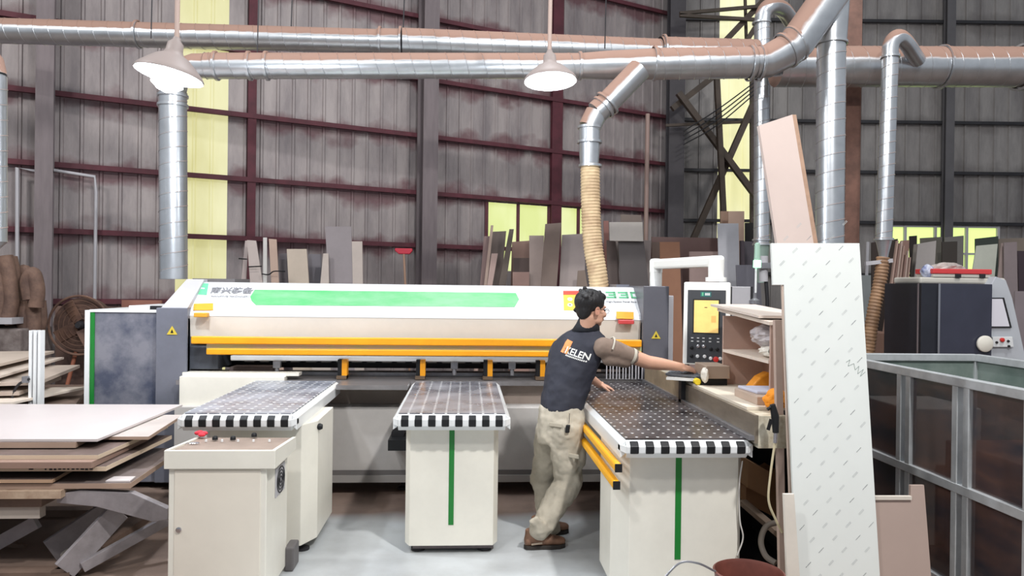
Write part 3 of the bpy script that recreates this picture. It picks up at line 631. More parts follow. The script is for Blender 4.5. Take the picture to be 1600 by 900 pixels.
def air_table(label, xl, xr, yf, yb, ped, topm, nst=8, zT=0.9, hgt=0.105, green=None, bevel_side=True):
    t = thing('air_float_table', label, 'machine table', ((xl+xr)/2, yf+0.3, 0), group='floating tables of the saw')
    zb = zT-hgt
    # white body with nosed front edge
    nose = [(yf+0.10, zb), (yf+0.01, zb), (yf-0.02, zb+0.03), (yf-0.022, zT-0.035), (yf+0.012, zT-0.006), (yf+0.10, zT-0.006)]
    MB().prism([(xl, y, z) for y, z in nose], (xr-xl, 0, 0)).build('front_nose', M_WHITE, t, bevel=0.004)
    for sx in (-1, 1):
        X = xl if sx < 0 else xr
        MB().prism([(X, yf+0.0, zT-0.006), (X, yb, zT-0.006), (X+sx*0.03, yb, zT-0.03), (X+sx*0.03, yf+0.0, zT-0.03)], (0, 0, -0.07)).build('side_skirt', M_WHITE, t, bevel=0.004)
        MB().hexa([(X, yf-0.02, zb+0.03), (X+sx*0.03, yf+0.0, zb+0.04), (X+sx*0.03, yf+.05, zb+0.04), (X, yf+.05, zb+0.03), (X, yf-0.022, zT-0.035), (X+sx*0.03, yf, zT-0.03), (X+sx*0.03, yf+.05, zT-0.03), (X, yf+.05, zT-0.03)]).build('corner_cap', M_WHITE, t)
    MB().box(xl+0.002, xr-0.002, yf+0.05, yb, zb+0.02, zT-0.008).build('table_frame', M_WHITE, t)
    MB().box(xl+0.002, xr-0.002, yf+0.012, yb, zT-0.008, zT).build('tabletop', topm, t)
    pitch = (xr-xl)/nst
    for i in range(nst):
        xa_ = xl+pitch*(i+0.24); 
        MB().prism([(xa_, y, z) for y, z in ((yf+0.004, zb+0.018), (yf-0.026, zb+0.030), (yf-0.028, zT-0.034), (yf-0.004, zT-0.012), (yf+0.01, zT-0.012), (yf+0.01, zb+0.018))], (pitch*0.55, 0, 0)).build('bumper_strip', M_BLACK, t, bevel=0.004)
    pxl, pxr, py0, py1, ch = ped; zp = 0.055
    MB().prism([(pxl+ch, py0, zp), (pxr-ch, py0, zp), (pxr, py0+ch*2.2, zp), (pxr, py1, zp), (pxl, py1, zp), (pxl, py0+ch*2.2, zp)], (0, 0, zb-zp+0.01)).build('pedestal', M_CREAM, t, bevel=0.004)
    if green:
        gx, z0, z1 = green; MB().box(gx-0.016, gx+0.016, py0-0.003, py0+0.01, z0, z1).build('green_stripe', M_GREEN, t)
    for fx in (pxl+0.08, pxr-0.08):
        for fy in (py0+0.1, py1-0.1):
            MB().lathe((fx, fy, 0), [(0, 0.045), (0.015, 0.045), (0.025, 0.015), (0.06, 0.015)], 14).build('levelling_foot', M_DARK, t, smooth=True)
    return t
x = lambda px, py, z=0.9: G(px, py, z)
T1 = top_mat('tabletop_light', (112, 116, 126), (0.070, 0.085, 0.011)); T2 = top_mat('tabletop_mid', (98, 98, 104), (0.0755, 0.052, 0.0075)); T3 = top_mat('tabletop_dark', (42, 38, 40), (0.056, 0.10, 0.008))
xl, xr = x(283, 647).x, x(455, 647).x; yf1 = x(360, 646).y
air_table('left white table with grey perforated top and black striped nose, above the control cabinet', xl, xr, yf1, 5.99, (xl+0.04, AY(495, 760, 4.75).x, 4.62, 5.3, 0.07), T1, green=None)
lt_ = [o for o in COL.objects if o.name.startswith('air_float_table')][-1]
p = V((AY(495, 668, 4.75).x, 4.78, AY(485, 668, 4.75).z)); MB().lathe(p+V((-0.005, 0, 0)), [(0, 0.018), (0.02, 0.022), (0.035, 0.015)], 14, (1, 0, 0)).build('clamp_knob', M_BLACK, lt_, smooth=True)
xl, xr = x(622, 646).x, x(790, 646).x; yf2 = x(705, 646).y
air_table('middle white table with grey perforated top and a green line down its pedestal', xl, xr, yf2, 5.99, (AY(632, 800, 4.6).x, AY(778, 800, 4.6).x, 4.60, 5.2, 0.03), T2, green=(AY(706, 700, 4.6).x, AY(706, 820, 4.6).z, 0.80))
mtb = [o for o in COL.objects if o.name.startswith('air_float_table')][-1]
MB().box(AY(645, 870, 4.7).x, AY(770, 870, 4.7).x, 4.66, 4.70, 0.018, 0.05).build('foot_bar', M_SMOKE, mtb)
xl, xr = x(978, 686).x, x(1164, 684).x; yf3 = x(1080, 686).y
rt = air_table('right white table with dark shiny perforated top, nearest of the three, where the worker leans', xl, xr, yf3, 5.99, (0.805, AY(1163, 800, 3.95).x, 3.86, 4.33, 0.07), T3, green=(AY(1060, 760, 3.86).x, AY(1056, 874, 3.86).z, 0.80), hgt=0.10)
print('TABLES', xl, xr, yf3)
# yellow handrails on the left side of the right table
for (xa_, ya, xb_, yb_2, nm) in ((908, 658, 966, 731, 0.758), (906, 678, 963, 758, 0.748)):
    pb = AY(xb_, yb_2, nm*F/(xb_-730)+0.0); pa = V((pb.x, 4.85, pb.z))
    r_ = MB().bar(pa, pb, 0.038, 0.045).build('guard_rail', M_YEL, rt, bevel=0.012)
    d = (pb-pa).normalized(); MB().bar(pb, pb+d*0.012, 0.036, 0.041).build('rail_end_cap', M_BLACK, r_)
# ------------------------------------------------------------------ control cabinet
cab = thing('control_cabinet', 'cream steel control cabinet with locked door and knobs, under the left table nose', 'electrical cabinet', (-1.35, 4.1, 0))
cx0, cx1, cy0, cy1 = AY(263, 800, 3.93).x, AY(416, 800, 3.93).x, 3.93, 4.38
MB().box(cx0, cx1, cy0, cy1, 0.03, 0.735).build('body', M_CREAM, cab, bevel=0.004)
MB().box(cx0+0.03, cx1-0.03, cy0-0.004, cy0+0.01, 0.06, 0.70).build('door', mat('door_cream', (222, 214, 200), .4, var=.03), cab, bevel=0.003)
dr = [o for o in COL.objects if o.parent == cab][-1]
p = AY(280, 827, cy0); MB().lathe(p+V((0, -0.004, 0)), [(0, 0.014), (0.008, 0.014), (0.010, 0.006)], 18, (0, -1, 0)).build('lock', M_CHROME, dr, smooth=True)
p = AY(411, 730, cy0); MB().lathe(p+V((0, -0.003, 0)), [(0, 0.005), (0.005, 0.004)], 12, (0, -1, 0)).build('screw', M_STEEL, dr)
lz0, lz1 = AY(340, 733, cy0-.02).z, AY(340, 704, cy0-.02).z
lx0, lx1 = AY(256, 715, cy0-.02).x, AY(430, 715, cy0-.02).x
MB().box(lx0, lx1, cy0-0.02, cy0+0.0, lz0, lz1).build('lid_front', M_CREAM, cab, bevel=0.003)
for xx in (lx0, lx1-0.02):
    MB().prism([(xx, cy0, lz0), (xx, cy1, lz0), (xx, cy1, lz1-0.025), (xx, cy0, lz1)], (0.02, 0, 0)).build('lid_side', M_CREAM, cab)
MB().hexa([(lx0+.02, cy0, lz0), (lx1-.02, cy0, lz0), (lx1-.02, cy1, lz0), (lx0+.02, cy1, lz0), (lx0+.02, cy0, lz1-0.012), (lx1-.02, cy0, lz1-0.012), (lx1-.02, cy1, lz1-0.03), (lx0+.02, cy1, lz1-0.03)]).build('switch_panel', mat('dusty_panel', (146, 128, 116), .5, var=.2), cab)
def onpan(px, py): return G(px, py, lz1-0.018)
for i, px in enumerate((322, 347, 372, 396, 421)):
    p = onpan(px, 690); MB().lathe(p, [(0, 0.007), (0.012, 0.006)], 12).build('indicator', M_WHITE, cab, smooth=True)
for px in (336, 364, 397):
    p = onpan(px, 687 if px < 390 else 682); MB().lathe(p, [(0, 0.016), (0.014, 0.015), (0.02, 0.01)], 18).build('rotary_knob', M_BLACK, cab, smooth=True)
fx = cx1
MB().box(fx, fx+0.006, 4.10, 4.30, 0.50, 0.66).build('vent_grille', M_LGREY, cab, bevel=0.003)
vg = [o for o in COL.objects if o.parent == cab][-1]
mb = MB()
for k in range(4): mb.tube([(fx+0.008, 4.2+0.02*(k+1)*math.cos(a_*math.pi/8), 0.58+0.018*(k+1)*math.sin(a_*math.pi/8)) for a_ in range(16)], 0.003, 6, closed=True)
mb.build('fan_guard', M_DARK, vg)
p = onpan(315, 682); mb = MB()
for k in range(7): mb.ball(p+V((rnd.uniform(-.045, .05), rnd.uniform(-.02, .03), 0.012+rnd.uniform(0, .012))), .022, .016, .012, 10, 6)
tag(mb.build('red_rag', mat('red_cloth', (206, 52, 66), .8, var=.2), smooth=True), 'crumpled red rag lying on the control cabinet switch panel', 'cloth')
p = onpan(300, 694); mb = MB()
for k in range(3): mb.tube([p+V((k*.012+.014*math.cos(a_*math.pi/6), .014*math.sin(a_*math.pi/6), .006)) for a_ in range(12)], .0025, 6, closed=True)
mb.tube([p+V((-.03, -.01, .006)), p+V((0.01, 0, .006))], .003, 6)
tag(mb.build('key_ring', M_CHROME), 'small ring of keys beside the red rag on the cabinet', 'keys')
# hoses by the foot of the cabinet
wa_ = MB().box(-1.045, -0.99, 4.35, 4.50, 0.0, 0.14); tag(wa_.build('foot_switch', mat('grey_box', (96, 92, 92), .5), bevel=.01), 'grey pedal box low on the floor between control cabinet and left table pedestal', 'switch')
# ------------------------------------------------------------------ side rail + bench
rl = thing('side_fence', 'worn steel and cream side fence along the right edge of the dark table', 'machine fence', (1.5, 4.9, 0.88))
FX = 1.485; zf = 1.03
M_FACE = mat('worn_fence_face', (140, 130, 116), .35, metal=.4, var=.3, vscale=6, stretch=(1, .3, 1))
MB().box(FX, FX+0.02, 3.70, 6.0, 0.885, zf).build('fence_face', M_FACE, rl)
MB().box(FX-0.03, FX, 3.70, 6.0, 0.902, 0.925).build('fence_foot', M_STEEL, rl)
MB().box(FX-0.012, FX, 4.95, 6.0, 0.925, zf+0.02).build('fence_plate', mat('worn_plate', (156, 138, 112), .4, metal=.3, var=.3), rl)
MB().box(FX-0.03, FX-0.0, 4.90, 4.96, 0.905, zf+0.02).build('fence_stop', M_DARK, rl)
MB().box(FX+0.02, FX+0.17, 3.70, 6.0, 0.86, zf-0.001).build('fence_body', mat('mottled_cream', (200, 194, 176), .5, c2=(150, 136, 112), vscale=9), rl, bevel=.003)
for sy in (5.1, 5.6): MB().box(FX+0.05, FX+0.12, sy, sy+0.06, 0, 0.86).build('fence_leg', M_DARK, rl)
bt = MB().box(FX+0.02, FX+0.52, 3.86, 5.35, zf, zf+0.018)
bench = tag(bt.build('bench_top', wood((222, 208, 186)), bevel=.002), 'pale wooden worktop strip along the fence beneath the open shelf box', 'worktop')
zb_ = zf+0.018
# open shelf box
sh = thing('shelf_box', 'open pinkish wooden shelf box with two shelves standing on the pale worktop', 'shelf', (1.85, 4.4, zb_))
SX0, SX1, SY0, SY1 = 1.70, 1.98, 4.02, 4.80; SZ = 1.50
M_PK = wood((196, 158, 140)); M_PKL = wood((226, 206, 188))
MB().box(SX0, SX1, SY1-0.018, SY1, zb_, SZ).build('side_panel', M_PK, sh); MB().box(SX0, SX1, SY0, SY0+0.018, zb_, SZ).build('side_panel', M_PK, sh)
MB().box(SX1-0.012, SX1, SY0+.018, SY1-.018, zb_, SZ).build('back_panel', wood((188, 142, 120)), sh)
MB().box(SX0-0.005, SX1, SY0+.018, SY1-.018, 1.262, 1.28).build('shelf_board', M_PKL, sh)
MB().hexa([(SX0-.02, SY0-.02, SZ-0.02), (SX1+.1, SY0-.02, SZ-.02), (SX1+.1, SY1+.05, SZ+.03), (SX0-.02, SY1+.05, SZ+.03), (SX0-.02, SY0-.02, SZ), (SX1+.1, SY0-.02, SZ), (SX1+.1, SY1+.05, SZ+.05), (SX0-.02, SY1+.05, SZ+.05)]).build('top_board', M_PKL, sh)
tag(MB().hexa([(SX0-.04, 4.1, 1.515), (SX1, 4.05, 1.515), (SX1, 4.95, 1.56), (SX0-.05, 4.9, 1.56), (SX0-.04, 4.1, 1.53), (SX1, 4.05, 1.53), (SX1, 4.95, 1.575), (SX0-.05, 4.9, 1.575)]).build('loose_board', wood((214, 196, 182))), 'loose pale board lying crooked on top of the open shelf box', 'board')
def crumple(c, rx, ry, rz, seed, amp=.25, n=28, m_=18):
    r = random.Random(seed); mb = MB(); mb.ball(c, rx, ry, rz, n, m_); c = V(c)
    ph = [(V((r.uniform(-1, 1), r.uniform(-1, 1), r.uniform(-1, 1)))*5, r.uniform(0, 6)) for _ in range(7)]
    out = []
    for v in mb.v:
        d = v-c; q = V((d.x/rx, d.y/ry, d.z/rz)); f = 1+sum(abs(math.sin(q.dot(k)+p)) for k, p in ph)*amp/7*2-amp
        out.append(c+d*f)
    mb.v = out; return mb
tag(crumple((SX0+.14, 4.30, 1.40), .12, .17, .07, 3, .3).build('plastic_sheet', mat('clear_plastic', (190, 182, 184), .25, var=.2, vscale=10)), 'folded translucent plastic hanging in the top bay of the shelf box', 'plastic sheet')
tag(crumple((SX0+.13, 4.22, 1.315), .10, .11, .035, 5, .3).build('paper_bundle', mat('paper_white', (232, 226, 214), .7)), 'crumpled pale papers on the middle shelf of the box', 'paper')
tag(crumple((SX0+.08, 4.13, 1.32), .04, .04, .03, 6, .3).build('glove', mat('dark_green_cloth', (58, 66, 54), .8)), 'small dark glove lying at the near end of the middle shelf', 'glove')
# things on the bench
tag(MB().box(FX+.10, FX+.40, 3.92, 4.26, zb_, zb_+.045).build('wood_block', wood((196, 168, 146)), bevel=.003), 'flat wooden block under the notebook on the worktop', 'wood block')
tag(MB().hexa([(FX+.14, 4.02, zb_+.046), (FX+.42, 3.96, zb_+.046), (FX+.44, 4.24, zb_+.046), (FX+.12, 4.26, zb_+.046), (FX+.14, 4.02, zb_+.062), (FX+.42, 3.96, zb_+.062), (FX+.44, 4.24, zb_+.062), (FX+.12, 4.26, zb_+.062)]).build('notebook', mat('notebook_lilac', (206, 208, 224), .5), bevel=.004), 'pale lilac notebook lying on the wooden block in the shelf box', 'notebook')
tag(MB().prism([(FX+.24, 4.42, zb_), (FX+.45, 4.42, zb_), (FX+.45, 4.42, zb_+.10), (FX+.38, 4.42, zb_+.12), (FX+.32, 4.42, zb_+.09)], (0, .1, 0)).build('tape_gun', mat('orange_plastic', (232, 150, 40), .45), bevel=.01), 'orange plastic tool standing behind the notebook at the back of the worktop', 'hand tool')
tag(crumple((FX+.18, 3.86, zf+.06), .06, .05, .05, 9, .3).build('orange_glove', mat('orange_cloth', (244, 152, 36), .8)), 'bright orange cloth lump at the near end of the worktop', 'cloth')
gun = thing('air_gun', 'black air blow gun hanging below the orange cloth beside the film covered board', 'air gun', AY(1210, 690, 3.62))
MB().tube([AY(1207, 632, 3.62), AY(1211, 650, 3.62), AY(1212, 676, 3.62)], [.014, .020, .015], 14).build('gun_body', M_BLACK, gun, smooth=True)
MB().tube([AY(1212, 676, 3.62), AY(1211, 692, 3.62)], .010, 12).build('hose_coupling', M_CHROME, gun, smooth=True)
MB().tube([AY(1207, 634, 3.62), AY(1199, 640, 3.62)], .008, 10).build('nozzle', M_BLACK, gun, smooth=True)
MB().bar(AY(1205, 655, 3.6), AY(1200, 672, 3.6), .01, .015).build('trigger', M_BLACK, gun)
MB().tube(arc([AY(1211, 690, 3.62), AY(1204, 740, 3.64), AY(1201, 782, 3.66), AY(1212, 812, 3.68), AY(1222, 832, 3.70)], 8), .006, 8).build('air_hose', mat('yellowed_hose', (206, 194, 160), .4), gun, smooth=True)
# ------------------------------------------------------------------ operator console
con = thing('control_console', 'white swing arm control console with upright yellow screen and black button panel', 'control panel', (1.64, 6.3, zr_))
M_CW = mat('console_white', (236, 236, 232), .35)
pa = V((AY(1025, 420, 6.3).x, 6.3, zr_))
MB().tube([pa, V((pa.x, 6.3, AY(1025, 425, 6.3).z))], 0.052, 24).build('arm_post', M_CW, con, smooth=True)
ez = AY(1025, 413, 6.3).z
mc = AY(1108, 470, 5.2)      # monitor centre column
MB().bar((pa.x, 6.3, ez), (AY(1125, 420, 5.25).x, 5.25, ez-0.005), 0.085, 0.085).build('swing_arm', M_CW, con, bevel=.02)
MB().lathe((pa.x, 6.3, ez-0.07), [(0, 0.055), (0.10, 0.055), (0.115, 0.045), (0.12, 0.02)], 24).build('arm_elbow', M_CW, con, smooth=True)
ex = AY(1119, 420, 5.25).x
MB().lathe((ex, 5.25, AY(1119, 440, 5.25).z), [(0, 0.075), (0.03, 0.075), (0.032, 0.055), (0.16, 0.058), (0.165, 0.03)], 28).build('arm_hub', M_CW, con, smooth=True)
# monitor: rotated box facing the worker
ang = math.radians(20); mxv = V((math.cos(ang), -math.sin(ang), 0)); mnv = V((-math.sin(ang), -math.cos(ang), 0)); mt = V((0, 0, 1))
tlt = math.radians(6); mtv = (mt*math.cos(tlt)-mnv*math.sin(tlt)).normalized(); mnt = mtv.cross(mxv).normalized()*1.0
if mnt.dot(mnv) < 0: mnt = -mnt
C0 = V((AY(1104, 505, 5.12).x, 5.12, AY(1104, 505, 5.12).z)); hw = 34*5.12/F/math.cos(ang); hh = 66*5.12/F
def mp_(u, v, o=0.0): return C0+mxv*(u*hw)+mtv*(v*hh)+mnt*o
def mplate(u0, u1, v0, v1, o, th, m, name, par=con, bev=0, label=None):
    return MB().hexa([mp_(u0, v0, o+th), mp_(u1, v0, o+th), mp_(u1, v0, o), mp_(u0, v0, o), mp_(u0, v1, o+th), mp_(u1, v1, o+th), mp_(u1, v1, o), mp_(u0, v1, o)]).build(name, m, par, bevel=bev, label=label)
mplate(-1, 1, -1, 1, -0.06, 0.06, M_CW, 'monitor_housing', bev=.012)
mplate(1.0, 1.06, -.9, .9, -0.05, 0.03, M_BLACK, 'housing_seal')
mplate(-0.82, 0.80, -0.97, 0.80, 0, 0.004, mat('panel_charcoal', (62, 64, 68), .4), 'monitor_bezel')
mplate(-0.60, 0.56, -0.26, 0.58, 0.004, 0.002, mat('screen_frame', (34, 38, 34), .3), 'screen_frame')
mplate(-0.54, 0.50, -0.23, 0.55, 0.006, 0.002, mat('amber_screen', (238, 200, 122), .2, c2=(226, 186, 112), vscale=9, emit=.35), 'screen')
mplate(-.1, .02, .37, .385, .008, .001, M_DARK, 'screen_mark'); mplate(.2, .4, .02, .18, .008, .001, mat('screen_orange', (214, 168, 96), .3, emit=.3), 'screen_window')
mplate(-.28, .18, .64, .76, .004, .001, mat('teal_badge', (40, 104, 100), .4), 'badge')
textmesh('KDT', 0.028, mxv, mtv, mp_(-.10, .70, .006), .0005).build('badge_lettering', M_WHITE, con) if False else None
for i_ in range(4): mplate(-.08+i_*.055, -.04+i_*.055, .67, .73, .005, .001, M_WHITE, 'badge_mark')
mplate(-.22, -.15, .66, .74, .005, .001, mat('mint_logo', (96, 184, 138), .45), 'badge_mark')
# buttons
def btn(u, v, r, m, name, h=.012): MB().lathe(mp_(u, v, .004), [(0, r), (h, r*.9), (h+.002, r*.5)], 16, mnt).build(name, m, con, smooth=True)
for u in (-.6, -.35, -.12, .16, .5): 
    for v in (-.36, -.44): mplate(u-.05, u+.05, v-.015, v+.01, .004, .001, M_WHITE, 'button_legend')
for k, (u, v, m_) in enumerate(((-.62, -.60, M_BLACK), (-.34, -.56, M_CHROME), (-.10, -.56, M_CHROME), (-.62, -.80, M_BLACK), (-.36, -.80, M_WHITE), (-.06, -.80, M_WHITE), (.20, -.62, M_BLACK), (.46, -.62, M_BLACK), (.20, -.84, M_WHITE), (.60, -.84, M_WHITE))): btn(u, v, .013, m_, 'push_button')
btn(.42, -.86, .020, mat('stop_red', (206, 46, 40), .4), 'emergency_stop', .022)
# keyboard tray and boxes in front
kz = 1.085
tray = MB().hexa([(1.34, 4.86, kz-.02), (1.62, 4.72, kz-.02), (1.86, 5.05, kz-.02), (1.48, 5.22, kz-.02), (1.34, 4.86, kz-.005), (1.62, 4.72, kz-.005), (1.86, 5.05, kz-.005), (1.48, 5.22, kz-.005)])
tray.build('keyboard_tray', M_CW, con)
kb_ = thing('keyboard', 'grey keyboard on the tray under the console, at the end of the worker arm', 'keyboard', (1.5, 5.0, kz))
ka = V((1.355, 4.93, kz)); kxv = V((.22, -.13, 0)).normalized(); kyv = V((.13, .22, 0)).normalized()
MB().hexa([ka, ka+kxv*.30, ka+kxv*.30+kyv*.20, ka+kyv*.20]+[q+V((0, 0, .016+.012*(i_ > 1))) for i_, q in enumerate((ka, ka+kxv*.30, ka+kxv*.30+kyv*.20, ka+kyv*.20))]).build('keyboard_body', mat('keyboard_grey', (120, 124, 130), .5), kb_)
mb = MB()
for r_i in range(5):
    for c_i in range(13):
        q = ka+kxv*(.012+c_i*.0215)+kyv*(.015+r_i*.037); z_ = .017+.0024*r_i
        mb.hexa([q+V((0, 0, z_)), q+kxv*.018+V((0, 0, z_)), q+kxv*.018+kyv*.03+V((0, 0, z_+.002)), q+kyv*.03+V((0, 0, z_+.002))]+[p_+V((0, 0, .004)) for p_ in (q+V((0, 0, z_)), q+kxv*.018+V((0, 0, z_)), q+kxv*.018+kyv*.03+V((0, 0, z_+.002)), q+kyv*.03+V((0, 0, z_+.002)))])
mb.build('keys', mat('keycap_grey', (94, 98, 104), .5), kb_)
p0_, p1_ = AY(1104, 588, 4.70), AY(1136, 588, 4.70)
tag(MB().box(p0_.x, p1_.x+.02, 4.70, 4.95, AY(1120, 592, 4.7).z, AY(1120, 572, 4.7).z).build('wooden_box', wood((170, 146, 126)), bevel=.004), 'small brown wooden box next to the worker hand under the console', 'box')
tag(MB().box(AY(1096, 600, 4.72).x, p1_.x+.01, 4.72, 4.9, zb_, AY(1120, 592, 4.7).z-.001).build('black_case', M_BLACK, bevel=.004), 'black case beneath the small brown wooden box', 'case')
tag(crumple((p0_.x-.012, 4.70, 1.118), .020, .045, .046, 11, .22).build('paper_roll', mat('paper_white', (232, 226, 214), .7)), 'crumpled white wrapping between the worker hand and the brown box', 'paper')
tag(MB().tube([(p0_.x-.05, 4.72, zb_+.022), (p0_.x-.05, 4.76, zb_+.022)], .022, 18).build('tape_measure', mat('tape_yellow', (236, 206, 40), .4), bevel=.004), 'small yellow tape measure beside the black case', 'tape measure')
# console behind: grey box and signal lamp
q0, q1 = AY(1142, 460, 6.6), AY(1176, 448, 6.6)
gb = thing('junction_box', 'grey electrical box behind the shelf, right of the control console', 'electrical box', ((q0.x+q1.x)/2, 6.7, 0))
MB().box(q0.x, q1.x, 6.6, 6.9, 0.9, q1.z).build('box_body', M_LGREY, gb, bevel=.006); MB().box(q1.x-.02, q1.x+.002, 6.595, 6.6, 1.3, q1.z).build('box_edge', M_DARK, gb); MB().box(q0.x+.08, q1.x-.08, 6.7, 6.85, 0, .9).build('box_stand', M_DARK, gb)
sg = thing('signal_lamp', 'lit green signal lamp on a thin white pole near the narrow duct', 'signal lamp', V((AY(1182, 465, 6.6).x, 6.6, 0)))
gx_ = AY(1183, 412, 6.6).x
MB().tube([(gx_-.02, 6.6, 0), (gx_-.01, 6.6, AY(1183, 418, 6.6).z)], .010, 10).build('pole', M_WHITE, sg, smooth=True)
MB().lathe((gx_, 6.6, AY(1183, 418, 6.6).z), [(0, .02), (.0, .034), (.065, .034), (.067, .02)], 20).build('green_light', mat('green_light', (170, 255, 205), .3, emit=3), sg, smooth=True)
MB().lathe((gx_, 6.6, AY(1183, 418, 6.6).z+.067), [(0, .03), (.15, .024), (.16, .012)], 20).build('lamp_cap', mat('dim_lens', (158, 190, 172), .3), sg, smooth=True)
MB().lathe((gx_-.02, 6.6, AY(1180, 466, 6.6).z-.05), [(0, .05), (.03, .05), (.05, .02), (.1, .02)], 16).build('pole_base', M_STEEL, sg, smooth=True)
gate = thing('gate_valve', 'small grey slide valve below the narrow duct next to the green lamp', 'valve', AY(1194, 425, 7.6))
MB().tube([AY(1193, 400, 7.6), AY(1193, 440, 7.6)], .045, 16).build('valve_pipe', M_LGREY, gate, smooth=True); MB().bar(AY(1180, 415, 7.55), AY(1206, 415, 7.55), .05, .06).build('valve_body', M_STEEL, gate)
MB().tube([AY(1197, 440, 7.6), AY(1199, 470, 7.6), V((AY(1199, 470, 7.6).x, 7.6, 0))], .02, 12).build('valve_stem', M_DARK, gate)
# ------------------------------------------------------------------ leaning boards close by
def board(name, label, cat, poly, Y, m, t=.018, lean=5, head=0, zref=1.7, floor=True, group=None, par=None, zf=0.0, nofl=None):
    cx = sum(p[0] for p in poly)/len(poly); cy = sum(p[1] for p in poly)/len(poly); p0 = AY(cx, cy, Y)
    h = math.radians(head); l = math.radians(lean); n = V((math.sin(h)*math.cos(l), -math.cos(h)*math.cos(l), math.sin(l)))
    P = [IP(x_, y_, p0, n) for x_, y_ in poly]
    if floor:      # the last two corners (right-bottom, left-bottom) run on to the floor
        a, b = P[1], P[-2] if False else P[2]
        for (i_, j_) in ((1, 2), (0, 3)):
            if len(P) == 4:
                A, B = P[i_], P[j_]
                if B.z > zf and A.z > B.z+.01: P[j_] = A+(B-A)*((A.z-zf)/(A.z-B.z))
        if len(P) == 4:
            P[2].z = max(P[2].z, zf); P[3].z = max(P[3].z, zf)
    o = MB().prism(P, -n*t).build(name, m, par, bevel=.0012)
    if par is None: tag(o, label, cat, group)
    return o, P, n
M_FILM = mat('protective_film', (226, 230, 226), .16, var=.02)
o, P, n = board('film_covered_board', 'tall white board under printed protective film, leaning at the right of the dark table', 'board',
    [(1205, 380), (1343, 380), (1375, 900), (1245, 900), (1225, 445), (1208, 445)], 3.62, M_FILM, .018, 4.5, floor=False)
me_l = V((0, 0, 1)); fb = o
# run the lower edge on to the floor
for v in o.data.vertices:
    w_ = o.matrix_world @ v.co if False else v.co+o.location
P0 = P; zmin = min(p.z for p in P)
bl, br, tr_, nl = P[3], P[2], P[1], P[4]
ex_l = nl+(bl-nl)*(nl.z/(nl.z-bl.z)); ex_r = tr_+(br-tr_)*(tr_.z/(tr_.z-br.z))
bpy.data.objects.remove(o); o = MB().prism([P[0], P[1], ex_r, ex_l, P[4], P[5]], -n*.018).build('film_covered_board', M_FILM, bevel=.001)
tag(o, 'tall white board under printed protective film, leaning at the right of the dark table', 'board')
fu = (P[1]-P[0]).normalized(); fvv = n.cross(fu).normalized()
if fvv.z < 0: fvv = -fvv
mbA = MB(); mbB = MB(); cnt = 0; r_ = random.Random(4)
for row in range(-2, 30):
    for c_i in range(-2, 9):
        px = 1216+c_i*36+(row % 3)*12.5+row*3.2-10; py = 392+row*19.5-c_i*1.5+((c_i*7) % 3)
        xl_ = 1209+ (18 if py > 440 else 0)+max(0, py-445)*.044; xr_ = 1343+(py-380)*.0615
        if px < xl_+7 or px > xr_-8 or py > 930: continue
        q = IP(px, py, P[0], n); d = (fu*.72+fvv*.70).normalized(); w_ = d.cross(n).normalized()
        dk = (row+c_i) % 3 == 0; L_ = .032; tgt = mbA if dk else mbB; k = -L_/2; 
        while k < L_/2:
            l_ = r_.uniform(.003, .006); h_ = r_.uniform(.0022, .0038) if dk else r_.uniform(.0016, .003)
            for sgn in ((0,) if dk else (-.003, .003)):
                tgt.prism([q+d*k+w_*(sgn-h_/2), q+d*(k+l_)+w_*(sgn-h_/2), q+d*(k+l_)+w_*(sgn+h_/2), q+d*k+w_*(sgn+h_/2)], n*.0006)
            k += l_+r_.uniform(.001, .002)
mbA.build('printed_marks', mat('film_print_dark', (132, 136, 138), .5), o); mbB.build('printed_marks', mat('film_print_grey', (176, 180, 180), .5), o)
mb = MB(); sc = [(1322, 566), (1328, 562), (1325, 572), (1334, 568), (1336, 578), (1342, 572), (1340, 584), (1349, 577), (1344, 588), (1352, 581)]
for i_ in range(len(sc)-1): mb.tube([IP(*sc[i_], P[0], n)+n*.0008, IP(*sc[i_+1], P[0], n)+n*.0008], .0008, 6)
mb.build('handwriting', mat('pencil_green', (96, 116, 108), .6), o)
# pink board standing behind it
o, P, n = board('leaning_board', 'tall pink faced board tilted to the left, rising above the film covered board', 'board', [(1186, 196), (1238, 179), (1271, 378), (1214, 378)], 3.93, mat('pink_face', (208, 190, 182), .45, var=.03), .018, 1.5, floor=False)
bpy.data.objects.remove(o); ex = [P[3]+(P[3]-P[0])*1.55, P[2]+(P[2]-P[1])*1.55]
for e_ in ex: pass
k_ = P[0].z/(P[0].z-P[3].z); L3 = P[0]+(P[3]-P[0])*k_; k_ = P[1].z/(P[1].z-P[2].z); L2 = P[1]+(P[2]-P[1])*k_
side = V((1, 0, 0))
o = MB().prism([P[0], P[1], L2, L3], -n*.03).build('leaning_board', mat('pink_face', (208, 190, 182), .45)); tag(o, 'tall pink faced board tilted to the left, rising above the film covered board', 'board')
dd = .018; e1 = P[1]-n*.001; MB().prism([P[1], P[1]+V((.022, .0, 0)), L2+V((.03, 0, 0)), L2], -n*.03).build('board_edge', mat('raw_edge', (172, 140, 118), .6, var=.15, vscale=12), o, label='brown raw chipboard edge')
